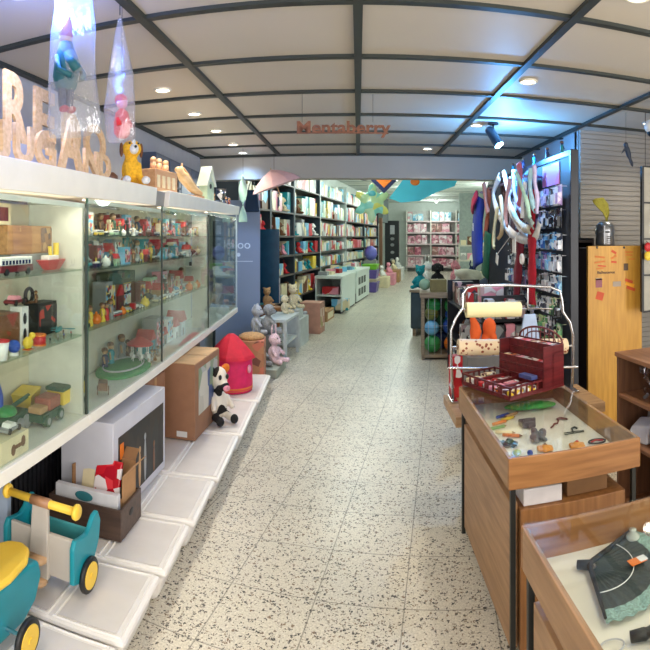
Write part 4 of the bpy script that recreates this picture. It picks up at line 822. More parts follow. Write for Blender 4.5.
# white counters
for (s0, s1, lab, kind) in ((4.55,6.15,'white low counter with open shelf facing the front, nearest of the two','a'),(6.35,8.35,'white low counter with side compartments, farther of the two','b')):
    t = br('white_counter', lab, 'counter', s0, -1.74)
    Ls = s1-s0; Mw_ = mat('counter white', S(212,222,215), .4, var=.02)
    MB().box(0,.60,0,Ls,.74,.80).build('top', Mw_, t, bevel=.005); MB().box(.555,.585,.02,Ls-.02,.04,.74).build('aisle_panel', Mw_, t, bevel=.003)
    MB().box(.0,.03,.02,Ls-.02,.04,.74).build('rear_panel', Mw_, t); MB().box(.03,.555,.02,Ls-.02,.36,.39).build('middle_shelf', Mw_, t); MB().box(.03,.555,Ls-.05,Ls-.02,.04,.74).build('end_panel', Mw_, t)
    MB().box(.02,.56,.03,Ls-.03,0,.04).build('base', M_blk, t)
    if kind == 'b': 
        MB().box(.03,.555,.02,.05,.39,.74).build('end_panel', Mw_, t)
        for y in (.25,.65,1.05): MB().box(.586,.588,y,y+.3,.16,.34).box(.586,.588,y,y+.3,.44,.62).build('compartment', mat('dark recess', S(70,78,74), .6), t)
for i, (s, lat, z, c, lab) in enumerate([(4.7,-1.62,.392,'red','dull red package on the middle shelf of the nearest white counter'),(4.65,-1.4,.062,'teal','teal bundle under the middle shelf of the nearest white counter')]):
    t = br('toy_package', lab, 'toy box', s, lat, z); MB().box(0,.36,0,.2,0,.16 if i == 0 else .24).build('carton', boxprint(['red','teal'][i]), t, bevel=.004)
k = 0
for i in range(13):
    s = 4.75+i*.27; s += .1 if s > 6.2 else 0
    cn = random.choice(['cream','white','pink','pale green','red','pale blue','grey']); q = MB().box(-.1,.1,-.09,.09,0,random.uniform(.06,.16)).build('toy_package', boxprint(cn), bevel=.004, loc=BR(s, -1.5+random.uniform(-.1,.12), .802), rot=(0,0,-PH+random.uniform(-.3,.3)))
    tag(q, '%s small package lying on the white counters, %s from the near end' % (cn, ORD[i]), 'toy box', 'packages on the white counters')
# stack of purple and green tubs beyond the counters
for i, (cn, z, h) in enumerate([('purple',0,.30),('yellow',.302,.10),('purple',.404,.26),('green',.666,.16)]):
    t = br('storage_tub', '%s storage tub, %s from the floor in the stack past the counters' % ({'purple':'purple','yellow':'cream'}.get(cn,'bright green'), ORD[i]), 'storage tub', 9.3, -1.25, z)
    MB().hexa([(-.18,-.25,0),(.18,-.25,0),(.18,.25,0),(-.18,.25,0),(-.22,-.3,h),(.22,-.3,h),(.22,.3,h),(-.22,.3,h)]).build('tub', mat('tub '+cn, S(95,80,150) if cn == 'purple' else S(120,190,50) if cn == 'green' else S(205,190,160), .4), t, bevel=.015)
    MB().box(-.225,.225,-.305,.305,h-.015,h-.001).build('rim', mat('tub rim '+cn, S(120,105,175) if cn == 'purple' else S(140,205,70) if cn == 'green' else S(215,200,175), .4), t)
t = br('purple_toy_bag', 'violet blue bagged toy standing on the stack of tubs', 'bag', 9.9, -1.35, 0); MB().box(-.2,.2,-.2,.2,0,.9).build('stand', pm('grey'), t); MB().ell((0,0,1.13),(.2,.24,.23)).build('bag', mat('violet bag', S(95,95,180), .4, bump=.4), t, True)
for i, (s, lat, c, lab) in enumerate([(10.9,-1.15,'cream','cream carton'),(11.9,-1.05,'pink','pink carton'),(13.0,-1.0,'tan','tan carton'),(13.9,-.95,'white','white carton')]):
    t = br('floor_carton', lab+' on the floor along the far left shelving', 'cardboard box', s, lat); MB().box(-.3,.25,-.35,.35,0,.34+.05*i).build('carton', pm(c,.7), t, bevel=.01)
    p = br('plush_toy', 'pale plush toy resting on the '+lab+' by the far shelving', 'plush toy', s, lat, .345+.05*i, -.6, 'plush toys on the floor cartons'); plush(p, .42, ['white','pink','cream','white'][i], parts=False, rm=.03)
# dark doorway with jamb and a black display stand
t = br('door_jamb', 'tan wooden door jamb at the end of the left shelving', 'door frame', 15.0, -1.72); MB().box(-.06,.06,-.1,.1,0,2.4).build('jamb', wood('jamb wood', S(120,85,60), S(150,110,80), axis=2), t, bevel=.004)
t = br('black_display_stand', 'tall black display stand with pale round tags near the back wall', 'display stand', 17.2, -1.55)
MB().box(-.28,.33,0,.3,0,2.35).build('body', mat('stand black', S(30,36,38), .6), t, bevel=.004)
MB().box(-.05,.15,-.01,0,1.75,2.15).build('notice', pm('silver'), t)
for z in (.62,.95,1.28,1.55): MB().ell((.05,-.01,z),(.09,.015,.07)).build('tag', pm('grey'), t, True)
# back wall shelving with pink boxes
t = br('back_shelving', 'wide white shelving of pink boxes across the back wall', 'shelving', 19.05, -1.05)
Wd = 3.6; lev = [.25,.78,1.32,1.86,2.40]
MB().box(0,Wd,.58,.6,0,2.9).build('back_board', mat('pale back', S(200,200,195), .6), t)
for x in (0, 1.15, 2.35, Wd-.05): MB().box(x,x+.05,0,.58,0,2.9).build('post', M_white, t)
for z in lev: MB().box(.0,Wd,-.02,.57,z-.07,z).build('shelf', mat('pinkish shelf', S(215,195,195), .5), t)
for li, z in enumerate(lev):
    x = .07; k = 0
    while x < Wd-.3:
        wv_ = random.uniform(.24,.40); hgt = random.uniform(.34,.43) if li < 4 else random.uniform(.3,.42)
        if any(abs(x+wv_-pp) < .06 or x < pp < x+wv_ for pp in (1.17,2.37)): x += .1; continue
        cn = random.choice(['pink','rose','brown','pale pink']) if li < 4 else random.choice(['pale blue','white','red'])
        mm = printed('pink print '+cn, {'pink':[S(215,150,165),S(190,110,130),S(235,205,205),S(150,100,105)],'rose':[S(190,100,120),S(150,70,90),S(225,180,185),S(215,140,150)],'brown':[S(150,105,95),S(120,85,80),S(205,170,160),S(190,120,125)],'pale pink':[S(235,200,205),S(215,165,175),S(240,230,228),S(190,130,140)],'pale blue':[S(150,200,220),S(90,160,190),S(225,235,235),S(200,210,210)],'white':[S(220,225,220),S(200,205,205),S(210,160,160),S(180,200,210)],'red':[S(210,70,75),S(190,60,70),S(225,150,140),S(235,210,200)]}[cn], 9)
        q = MB().box(0,wv_-.02,0,.3,0,hgt).build('toy_package', mm, bevel=.004, loc=BR(19.05+.05, -1.05+x, z+.002), rot=(0,0,-PH))
        tag(q, '%s boxed toy, %s from the left on the %s back wall shelf' % (cn, ORD[min(k,19)], ['lowest','second','third','fourth','top'][li]), 'toy box', 'pink boxes on the back wall'); x += wv_; k += 1
# hanging things in the passage
t = thing('cyan_kite', 'bright cyan hanging kite with an orange spot under the back room ceiling', 'kite', PR(415, 196, 11.5), .0)
mb = MB(); pts = [(-.55,-.05),(-.42,.12),(-.15,.48),(.3,.5),(.95,.44),(.85,.22),(.45,.08),(.1,-.1),(-.3,-.14)]
mb.prism(pts, .01, Matrix(((1,0,0,0),(0,0,1,0),(0,1,0,0),(0,0,0,1)))); mb.build('sail', mat('kite cyan', S(80,205,240), .5, var=.08, scale=2), t)
MB().ell((.0,-.003,.30),(.10,.004,.08)).build('spot', pm('orange'), t, True); MB().tube([(0,0,.45),(0,0,CZB-t.location.z)], .004, 4).build('string', M_blk, t)
t = thing('green_foil_balloon', 'pale green and yellow star shaped foil balloon before the shelving', 'balloon', PR(372, 203, 11.0), 0)
mb = MB(); mb.ell((0,0,0),(.24,.09,.24)) 
for k in range(6): mb.ell((cos(k*1.05+.5)*.22,0,sin(k*1.05+.5)*.24),(.17,.06,.09),(0,-(k*1.05+.5),0))
mb.build('balloon', printed('balloon foil', [S(190,225,170),S(225,225,120),S(140,215,200),S(200,230,190)], 5, .2, (1,1,1), False), t, True, remesh=.02); MB().ell((.0,-.05,.18),(.08,.03,.07)).build('centre', mat('foil cyan', S(90,190,200), .3), t, True)
MB().tube([(0,0,.2),(0,0,CZB-t.location.z)], .004, 4).build('string', M_blk, t)
t = thing('dark_blue_lantern', 'dark blue round paper lantern hanging in the passage', 'lantern', PR(364, 172, 8.2), 0); MB().ell((0,0,.0),(.14,.14,.13),n=18,m=12).build('shade', mat('lantern blue', S(35,70,130), .5), t, True); MB().tube([(0,0,.12),(0,0,CZB-t.location.z)], .004, 4).build('string', M_blk, t)
t = thing('diamond_kite', 'small dark diamond kite with orange middle hanging in the passage', 'kite', PR(384, 180, 9.0), 0); MB().prism([(-.22,0),(0,-.22),(.22,0),(0,.24)], .01, Matrix(((1,0,0,0),(0,0,1,0),(0,1,0,0),(0,0,0,1)))).build('sail', pm('navy'), t); MB().prism([(-.13,0),(0,-.13),(.13,0),(0,.14)], .004, Matrix.Translation((0,-.005,0))@Matrix(((1,0,0,0),(0,0,1,0),(0,1,0,0),(0,0,0,1)))).build('patch', pm('orange'), t); MB().tube([(0,0,.22),(0,0,CZB-t.location.z)], .004, 4).build('string', M_blk, t)
t = thing('pink_paper_umbrella', 'pale pink paper umbrella hanging at the left end of the fascia', 'umbrella', PR(274, 178, 6.3), 0)
u_ = MB().lathe([(.30,-.10),(.24,-.03),(.12,.05),(.01,.10)], 10).build('canopy', mat('pink paper', S(222,180,180), .7, var=.06), t, rot=(0,-.35,.3)); MB().cyl((0,0,-.22),(0,0,.12),.006).build('handle', pm('tan'), t, rot=(0,-.35,.3)); MB().tube([(0,0,.1),(0,0,CZ-t.location.z)], .002, 4).build('string', M_blk, t)
t = thing('navy_hanging_bag', 'dark navy bag hanging beneath the pink umbrella', 'bag', PR(252, 212, 7.4), .2); MB().hexa([(-.10,-.04,0),(.10,-.04,0),(.10,.04,0),(-.10,.04,0),(-.07,-.02,.30),(.07,-.02,.30),(.07,.02,.30),(-.07,.02,.30)]).build('body', mat('navy cloth', S(20,45,70), .8), t, bevel=.015); MB().tube([(-.05,0,.3),(-.02,0,.42),(.02,0,.42),(.05,0,.3)], .006).tube([(0,0,.42),(0,0,CZB-t.location.z)], .003, 4).build('strap', M_blk, t)
t = thing('pale_green_streamer', 'pale green twisted streamer hanging beside the navy bag', 'streamer', PR(243, 222, 6.45), 0)
MB().strip([[Vector((cos(z*9)*.05,sin(z*9)*.05,z)),Vector((-cos(z*9)*.05,-sin(z*9)*.05,z))] for z in [k*.02 for k in range(29)]]).build('ribbon', mat('streamer', S(165,205,190), .5), t, True, solid=.004); MB().tube([(0,0,.55),(0,0,CZ-t.location.z)], .002, 4).build('string', M_blk, t)
# ================================================================== merchandise board with hooks (right)
BX = 1.58
t = thing('merchandise_board', 'tall black framed merchandise board full of hanging packs under the blue spotlight', 'display board', (BX, 3.88, 0), 0)
mf = mat('board black', S(24,28,38), .4); MB().box(.012,.06,0,2.62,.12,2.26).build('panel', mat('board panel', S(60,66,76), .6), t)
MB().box(0,.066,-.04,0,0,2.30).build('upright', mf, t, bevel=.004); MB().box(0,.066,2.62,2.66,0,2.30).build('upright', mf, t, bevel=.004); MB().box(0,.066,0,2.62,2.26,2.30).build('top_rail', mf, t); MB().box(0,.066,0,2.62,.06,.12).build('bottom_rail', mf, t)
MB().box(.004,.011,.22,.62,2.06,2.24).build('header_card', printed('header card', [S(235,150,215),S(120,190,235),S(170,160,235),S(240,130,190)], 4.5, .4, (1,1,1), False), t)
cc = {'white':[S(225,230,235),S(190,200,210),S(60,70,90),S(230,230,235)],'pale blue':[S(120,180,220),S(200,220,230),S(60,110,170),S(160,210,235)],'grey':[S(120,130,140),S(190,195,200),S(50,55,65),S(150,160,165)],'lilac':[S(175,150,200),S(215,205,225),S(100,90,150),S(190,180,215)],'black':[S(30,34,42),S(70,80,95),S(180,190,200),S(24,26,32)],'green':[S(110,170,120),S(190,210,150),S(60,90,70),S(220,225,190)]}
rows_ = ['lowest','second','third','fourth','fifth','sixth','seventh','eighth','ninth','tenth','top']
for r_ in range(11):
    z = .30+r_*.175; y = 3.90+random.uniform(0,.02); k = 0
    while y < 5.36:
        wv_ = random.uniform(.075,.12); h = random.uniform(.13,.165)
        if r_ == 10 and y < 4.55: y += .1; k += 0; continue
        cn = random.choice(['white','white','pale blue','grey','lilac','white','black','pale blue','pale blue'] if r_ > 4 else ['white','grey','black','green','white'])
        mb = MB(); mb.box(BX-.047,BX-.044,y,y+wv_,z,z+h); mb.box(BX-.075,BX-.047,y+.012,y+wv_-.012,z+.012,z+h*.6); mb.cyl((BX+.012,y+wv_/2,z+h-.012),(BX-.085,y+wv_/2,z+h-.012),.003,n=6)
        q = mb.build('hanging_pack', printed('pack '+cn, cc[cn], 24, .25)); tag(q, '%s hanging pack, %s from the near edge, %s row of the black merchandise board' % (cn, ORD[min(k,19)], rows_[r_]), 'hanging pack', 'packs hanging on the merchandise board')
        y += wv_+.014; k += 1
# scarves, flags and strips hanging over a rail in front of the board
rail = thing('scarf_rail', 'metal rail with hanging scarves and flags beside the merchandise board', 'rail', (0,0,0))
SX = 1.44
MB().tube([(BX+.03,4.55,2.16),(SX,4.55,2.16),(SX,6.30,2.16),(BX+.03,6.30,2.16)], .012).build('rail', mat('violet metal', S(120,110,150), .3, .6), rail)
def ribbon(name, label, cat, pts, wd, c, X=SX, thick=.012, rough=.8):
    path = [PX(px, py, X) for px, py in pts]
    # smooth the path
    fine = []
    for i in range(len(path)-1):
        p0 = path[max(i-1,0)]; p1 = path[i]; p2 = path[i+1]; p3 = path[min(i+2,len(path)-1)]
        for k in range(5):
            u = k/5; fine.append(.5*((2*p1)+(p2-p0)*u+(2*p0-5*p1+4*p2-p3)*u*u+(3*p1-p0-3*p2+p3)*u**3))
    fine.append(path[-1]); rows = []
    for i, p in enumerate(fine):
        tg = (fine[min(i+1,len(fine)-1)]-fine[max(i-1,0)]); tg.x = 0; tg.normalize(); nrm = Vector((0,-tg.z,tg.y)) if True else None
        wob = .006*sin(i*.8)
        rows.append([p-nrm*wd/2+Vector((wob,0,0)), p+Vector((-.018,0,0)), p+nrm*wd/2+Vector((-wob,0,0))])
    o = MB().strip(rows).build(name, mat('cloth '+str(c), c, rough, var=.12, scale=25, bump=.3), None, True, solid=thick)
    tag(o, label, cat, 'scarves hanging on the rail' if cat == 'scarf' else None); return o
R_ = ribbon
R_('hanging_scarf', 'white curved scarf hanging nearest to the board, looping low', 'scarf', [(500,176),(494,192),(497,210),(504,224),(514,235),(526,239),(536,235),(540,222)], .085, S(215,212,205), SX-.02)
R_('hanging_scarf', 'cream curved scarf looping inside the white one', 'scarf', [(509,182),(509,198),(514,214),(522,226),(531,230)], .07, S(205,195,170), SX-.05)
R_('hanging_scarf', 'grey green curved scarf inside the loops', 'scarf', [(520,176),(520,196),(526,214),(534,226)], .06, S(150,160,150), SX-.07)
R_('hanging_scarf', 'pale lilac scarf behind the curved white scarf', 'scarf', [(514,170),(515,190),(519,206),(528,220)], .06, S(165,160,190), SX-.01)
R_('hanging_scarf', 'cream straight scarf with a loose tail below the white loops', 'scarf', [(498,206),(496,222),(494,240),(495,248)], .05, S(215,200,150), SX-.06)
R_('hanging_scarf', 'beige scarf folded in a narrow loop', 'scarf', [(501,196),(503,215),(502,232),(499,238)], .05, S(190,165,125), SX-.06)
R_('hanging_scarf', 'rust orange scarf between the blue gown and the cream scarves', 'scarf', [(489,188),(489,205),(487,222),(485,236)], .11, S(165,85,60), SX+.0)
R_('hanging_scarf', 'salmon pink tasselled scarf beside the rust one', 'scarf', [(484,184),(486,200),(488,214)], .10, S(200,130,110), SX-.03)
R_('hanging_scarf', 'rose and white patterned scarf in the middle of the rail', 'scarf', [(519,164),(521,180),(521,196),(519,204)], .085, S(200,110,125), SX-.09)
R_('hanging_scarf', 'pale blue scarf with two tails close to the packs', 'scarf', [(531,168),(531,186),(533,204),(535,210)], .06, S(165,205,215), SX-.08)
R_('hanging_scarf', 'white narrow scarf tail beside the packs', 'scarf', [(526,182),(524,200),(523,218)], .035, S(225,225,225), SX-.10)
R_('hanging_scarf', 'dark brown scarf behind the cream loops', 'scarf', [(503,180),(506,200),(511,225),(514,250)], .20, S(70,45,45), SX+.05)
R_('hanging_scarf', 'dark grey scarf at the back of the rail', 'scarf', [(528,172),(530,200),(531,240)], .26, S(55,60,70), SX+.06)
R_('hanging_scarf', 'white doubled scarf hanging left of the big loops', 'scarf', [(504,172),(508,190),(510,208),(516,222),(524,231)], .06, S(225,225,225), SX-.04)
R_('hanging_scarf', 'pale pink scarf tail hanging before the big loops', 'scarf', [(511,178),(508,196),(506,212),(508,226)], .045, S(215,170,170), SX-.11)
R_('hanging_scarf', 'mint green thin scarf among the loops', 'scarf', [(516,172),(523,188),(528,204),(531,218)], .04, S(170,205,185), SX-.12)
R_('hanging_scarf', 'lilac and white thin scarf at the near end of the rail', 'scarf', [(535,165),(536,182),(538,198),(538,214)], .04, S(190,180,215), SX-.06)
BG = R_('blue_gown', 'long deep blue hanging garment at the far end of the scarf rail', 'garment', [(479,196),(478,215),(477,240),(478,266)], .50, S(20,50,150), SX-.02, .02)
R_('red_collar', 'red cloth piece at the shoulder of the blue garment', 'garment', [(474,199),(475,206)], .34, S(170,35,70), SX-.06, .02)
R_('green_cloth', 'dark green hanging cloth beside the blue garment', 'cloth', [(488,232),(487,250),(485,275)], .26, S(25,90,60), SX-.0, .02)
R_('red_flag', 'bright red hanging cloth strip in front of the packs', 'cloth', [(532,190),(532,215),(532,241),(532,262),(532,285),(532,304)], .17, S(165,15,38), SX-.03, .012)
CF = R_('crimson_flag', 'dark crimson hanging cloth with a white emblem', 'cloth', [(521,190),(520,215),(520,243),(519,262),(517,284),(516,304)], .20, S(120,20,40), SX+.02, .012)
e = PX(522, 259, SX-.10); q = MB().tube([e+Vector((0,cos(a)*.035,sin(a)*.035)) for a in [2*pi*i/14 for i in range(14)]], .012, 6, True).build('emblem', pm('white'), CF)
q = MB().cbox(PX(473,227,SX-.12),(.004,.03,.09)).build('patch', pm('white'), BG)
for i, (px, py, w_) in enumerate([(514,246,.10),(497,259,.085)]):
    p = PX(px, py, SX-.17); t = thing('price_tag', ['square white price tag below the curved scarves','tilted white price tag below the cream scarf tail'][i], 'price tag', p); MB().cbox((0,0,0),(.004,w_,w_*1.1),(.35*i,0,0)).build('card', pm('white'), t); MB().tube([(0,0,w_*.5),(.10,-.03-.05*i,w_*.5+.16),(.12,-.03,2.16-p.z)], .0025, 5).build('string', pm('white'), t)
# figures clipped along the top of the board
for i in range(5):
    q = thing('small_figure', 'tiny dark cut-out figure, %s from the near end on the board top' % ORD[i], 'figure', (BX+.03, 4.1+i*.35, 2.301), .3, 'cut-out figures on the board top'); toy_figure(q, .11, 'navy' if i % 2 else 'teal', 'navy')
# low goods under the scarves
t = thing('goods_shelf', 'low dark shelf of mixed toys beneath the hanging scarves', 'shelf', (1.10, 4.75, 0), 0)
MB().box(0,.40,0,1.9,.0,.06).build('base', mf, t); MB().box(0,.40,0,1.9,.44,.46).build('shelf', mf, t); MB().box(0,.40,0,1.9,.84,.86).build('shelf', mf, t)
MB().box(.38,.40,0,1.9,.06,1.0).build('back_board', mf, t)
for y in (0,1.87): MB().box(0,.4,y,y+.03,0,1.1).build('end_panel', mf, t)
for li, (z, hm) in enumerate(((.062,.34),(.462,.34),(.862,.34))):
    y = 4.81; k = 0
    while y < 6.4:
        wv_ = random.uniform(.11,.2); cn = random.choice(['white','grey','black','red','brown','pink','silver','dark red']); lab = '%s toy, %s from near end on the %s level beneath the scarves' % (cn, ORD[k], ['lowest','middle','upper'][li]); h = random.uniform(.5,.9)*hm
        if random.random() < .5:
            q = thing('plush_toy', lab, 'plush toy', (1.28, y+wv_/2, z), pi+.4, 'toys beneath the scarves'); plush(q, min(h, wv_*2), cn, parts=False, rm=.014)
        else:
            q = MB().box(-.13,.1,0,wv_-.015,0,h).build('toy_package', printed('low pack '+cn, [PAL[cn],S(215,212,210),S(60,55,60),PAL[cn],S(190,160,160)], 12), bevel=.004, loc=(1.26,y,z+.001)); tag(q, lab, 'toy box', 'toys beneath the scarves')
        y += wv_; k += 1
for ri in range(5):
    for ci in range(4):
        cn = random.choice(['white','grey','pink','silver','black','white','pale pink','red']); h = random.uniform(.13,.18)
        q = MB().box(0,.085,-.09,-.001,0,h).build('toy_package', printed('low pack '+cn, [PAL[cn],S(215,212,210),S(60,55,60),PAL[cn],S(190,160,160)], 12), bevel=.008, loc=(1.11+ci*.095,4.749,.10+ri*.2), rot=(random.uniform(-.06,.0),0,0))
        tag(q, '%s toy on shelf end facing camera, %s from left, %s row from floor' % (cn, ORD[ci], ORD[ri]), 'toy box', 'toys on the shelf end beneath the scarves')
t = thing('blue_packet', 'pale blue paper packet standing behind the burgundy stand', 'packet', (PY(529,338,3.415).x,3.415,.6215), 0); MB().hexa([(-.12,-.02,0),(.12,-.02,0),(.12,.03,0),(-.12,.03,0),(-.035,-.01,.50),(.045,-.01,.50),(.045,.01,.50),(-.035,.01,.50)]).build('packet', mat('pale blue paper', S(165,185,215), .5), t, bevel=.005)
q = thing('display_block', 'dark grey display block carrying the orange fabric toys', 'display block', (.82, 4.02, 0)); MB().box(0,.26,0,.26,0,.725).build('body', mat('block dark', S(110,108,106), .7), q, bevel=.005)
t = thing('orange_toy', 'taller orange fabric toy at the left side of the roll stand', 'fabric toy', PY(455,312,4.1), .3)
for s in (-1,1): pass
MB().tube([(-.03,0,.13),(.01,0,.0),(-.03,0,-.17)], [.02,.045,.025]).ell((0,0,.0),(.045,.04,.09)).build('body', mat('orange cloth', S(225,95,35), .8), t, True, remesh=.010); t.location = (.90,4.12,.90)
t = thing('orange_toy', 'second orange fabric toy beneath the cream paper roll', 'fabric toy', PY(475,325,4.15), -.3); MB().ell((0,0,.06),(.055,.04,.08)).ell((-.035,0,-.05),(.03,.03,.08)).ell((.035,0,-.05),(.03,.03,.08)).build('body', mat('orange cloth', S(225,95,35), .8), t, True, remesh=.010); t.location = (1.02,4.15,.86)
# ------------------------------------------------------------------ ball crate and table of goods further back
t = thing('ball_crate', 'wooden crate with wire front holding coloured balls beside the aisle', 'crate', (.84, 7.17, 0), -.10)
Mcw = wood('crate wood', S(112,98,78), S(160,142,116), axis=0)
MB().box(-.02,.62,-.02,.58,.82,.89).build('top', Mcw, t, bevel=.006); MB().box(0,.60,0,.56,.03,.07).build('bottom', Mcw, t)
for x, y in ((0,0),(.56,0),(0,.52),(.56,.52)): MB().box(x,x+.04,y,y+.04,0,.82).build('post', Mcw, t, bevel=.004)
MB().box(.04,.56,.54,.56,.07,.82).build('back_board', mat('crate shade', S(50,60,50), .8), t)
mb = MB()
for k in range(6): mb.cyl((.09+k*.085,.01,.07),(.09+k*.085,.01,.82),.003,n=6); 
for k in range(6): mb.cyl((.01,.09+k*.08,.07),(.01,.09+k*.08,.82),.003,n=6); 
mb.cyl((.04,.01,.45),(.56,.01,.45),.003,n=6).cyl((.01,.04,.45),(.01,.52,.45),.003,n=6); mb.build('wire_front', pm('silver'), t)
def cr(x, y, z): return Matrix.Translation((.84,7.17,0)) @ Matrix.Rotation(-.10,4,'Z') @ Vector((x,y,z))
for x, y, z, r, c, lab in [(.15,.15,.072,.115,'green','green ball at the lower left of the wire crate'),(.42,.15,.072,.115,'orange','orange ball at the lower right of the wire crate'),(.14,.14,.305,.10,'sky blue','light blue ball above the lower green ball'),(.40,.15,.31,.11,'blue','blue ball in the middle right of the wire crate'),
    (.14,.15,.50,.095,'olive','olive ball in the middle left of the wire crate'),(.38,.16,.525,.06,'blue','small blue ball pressed above the middle blue ball'),(.165,.16,.67,.10,'green','green ball at the upper left of the wire crate'),(.42,.17,.645,.11,'green','green ball at the upper right of the wire crate'),
    (.28,.40,.072,.12,'navy','dark blue ball at the back bottom of the wire crate'),(.2,.38,.32,.12,'dark green','dark green ball at the back of the wire crate'),(.42,.40,.32,.11,'teal','teal ball at the back right of the wire crate')]:
    z = min(z, .81-2*r)
    col = {'olive': S(110,115,50)}.get(c) or PAL[c]; o = MB().ell((0,0,r), r, n=20, m=14).build('rubber_ball', mat('rubber '+c, col, .35), None, True, loc=cr(x,y,z)); tag(o, lab, 'ball')
    MB().tube([(cos(a)*r*1.003,sin(a)*r*1.003,r) for a in [2*pi*i/20 for i in range(20)]], .003, 5, True).build('seam', mat('rubber seam', S(20,60,40), .5), o)
t = thing('olive_box', 'small olive carton standing on the ball crate', 'box', cr(.22,.2,.893), -.1); MB().box(-.10,.12,-.1,.1,0,.16).build('carton', mat('olive card', S(125,115,70), .7), t, bevel=.004)
t = thing('pale_green_bag', 'pale green soft bag at the left end of the ball crate top', 'bag', cr(.05,.34,.893), 0); MB().ell((0,0,.08),(.08,.08,.08)).build('bag', mat('pale green cloth', S(140,175,150), .8, bump=.4), t, True)
t = thing('red_toy', 'small red and brown toy at the right end of the ball crate top', 'toy', cr(.47,.2,.893), .2); toy_car(t, .18, 'dark red', 'brown')
t = thing('goods_table', 'grey draped table piled with toys behind the ball crate', 'table', (1.45, 9.2, 0), -.17); MB().box(-.55,.75,-.4,1.4,.72,.76).build('tabletop', Mcw, t)
MB().box(-.53,.73,-.38,1.38,.12,.72).build('cloth', mat('table cloth', S(60,75,85), .9), t, bevel=.02)
for x in (-.5,.66):
    for y in (-.35,1.3): MB().box(x,x+.05,y,y+.05,0,.12).build('leg', Mcw, t)
def gt(x, y, z=.762): return Matrix.Translation((1.45,9.2,0)) @ Matrix.Rotation(-.17,4,'Z') @ Vector((x,y,z))
for i, (x, y, H, c, e, lab) in enumerate([(-.38,-.2,.46,'teal','round','teal and white plush toy at the left of the goods table'),(-.1,.1,.50,'black','drop','black plush toy in the middle of the goods table'),(.25,-.15,.38,'white','round','white plush toy at the front of the goods table'),(.5,.2,.42,'navy','long','navy plush toy at the right of the goods table'),(-.3,.6,.5,'white','long','tall white plush toy at the back left of the goods table'),(.2,.75,.5,'pink','round','pink plush toy at the back of the goods table'),(-.1,-.3,.22,'silver','drop','little silver grey plush at the front edge of the goods table')]):
    q = thing('plush_toy', lab, 'plush toy', gt(x,y), -2.0+.3*i, 'plush toys on the goods table'); plush(q, H, c, parts=i < 3, ears=e, rm=.02)
for i, (px, py, Y, c, lab) in enumerate([(462,248,9.3,'cream','cream folded cloth hanging over the goods table'),(447,243,12.5,'navy','black brimmed hat above the goods pile'),(452,300,6.5,'navy','dark blue cloth bundle beside the ball crate')]):
    if i == 1: continue
    q = thing('cloth_bundle', lab, 'bundle', gt(.45,-.1) if i == 0 else (1.60,6.85,0), .3)
    if i == 0: MB().ell((.05,0,.16),(.22,.14,.16)).ell((-.1,0,.26),(.2,.12,.08)).build('cloth', mat('cream cloth', S(215,210,195), .9, bump=.5), q, True, remesh=.03)
    else: MB().ell((.12,0,.45),(.20,.2,.45)).ell((.12,0,.9),(.26,.2,.22)).build('cloth', mat('denim cloth', S(50,65,85), .9, bump=.5), q, True, remesh=.03)
t = thing('far_stand', 'pale open stand of small packages in front of the back wall shelving', 'display stand', PY(447,300,14.5)*1 if False else BR(9.5,1.35,0), -PH)
MB().box(0,1.3,0,.5,.9,.94).box(0,1.3,0,.5,.3,.34).box(0,1.3,0,.5,1.35,1.39).build('shelf', mat('stand beige', S(200,195,180), .6), t)
for x in (0,1.26):
    for y in (0,.46): MB().box(x,x+.04,y,y+.04,0,1.45).build('post', mat('stand beige', S(200,195,180), .6), t)
for li, z in enumerate((.342,.942,1.392)):
    for k in range(6):
        cn = random.choice(['cream','pink','white','brown','pale green','grey']); o = MB().box(0,.17,0,.25,0,random.uniform(.14,.32)).build('toy_package', boxprint(cn), bevel=.004, loc=BR(9.5,1.35,0)+Matrix.Rotation(-PH,3,'Z')@Vector((.06+k*.2,.1,z)), rot=(0,0,-PH)); tag(o, '%s package, %s from the left, %s level of the pale open stand' % (cn, ORD[k], ['lower','middle','top'][li]), 'toy box', 'packages on the pale open stand')
# ------------------------------------------------------------------ chrome roll stand
M_chr = mat('chrome', S(205,205,208), .18, 1.0, var=.02)
t = thing('paper_roll_stand', 'chrome tube stand holding gift paper rolls behind the glass table', 'roll stand', (0,0,0))
YR = 3.32
def py_(px, py, Y=YR): return PY(px, py, Y)
pl = [py_(453,400),py_(451,360),py_(451,330),py_(456,318),py_(463,308),py_(463,294),py_(467,288),py_(474,286),py_(510,285),py_(550,287),py_(560,291),py_(562,300),py_(563,312),py_(570,322),py_(573,335),py_(573,360),py_(572,400)]
pl = [Vector((pl[0].x,YR,.635))]+pl[1:-1]+[Vector((pl[-1].x,YR,.635))]
MB().tube(pl, .009, 10).build('frame', M_chr, t, True)
for a, b_ in (((448,368),(578,367)),): MB().tube([py_(*a, YR-.02), py_(*b_, YR-.02)], .008).build('front_bar', M_chr, t)
MB().tube([py_(528,288), py_(528,308), py_(552,309)], .006).build('hanger', M_chr, t); MB().tube([py_(463,310), py_(527,309)], .007).build('roll_bar', M_chr, t); MB().tube([py_(452,347), py_(573,346)], .007).build('roll_bar', M_chr, t)
for x in (pl[0].x, pl[-1].x): MB().box(x-.02,x+.02,YR-.08,YR+.08,.621,.635).build('foot', M_chr, t, bevel=.004)
bq = thing('wooden_bench', 'low wooden bench behind the glass table carrying the chrome roll stand', 'bench', (.545, 3.0, 0)); MB().box(0,.92,0,.45,.56,.62).build('top', wood('bench wood', S(150,115,80), S(190,155,115), axis=0), bq, bevel=.004)
for xx in (.17,.86):
    for yy in (.03,.38): MB().box(xx,xx+.04,yy,yy+.04,0,.56).build('leg', M_blk, bq)
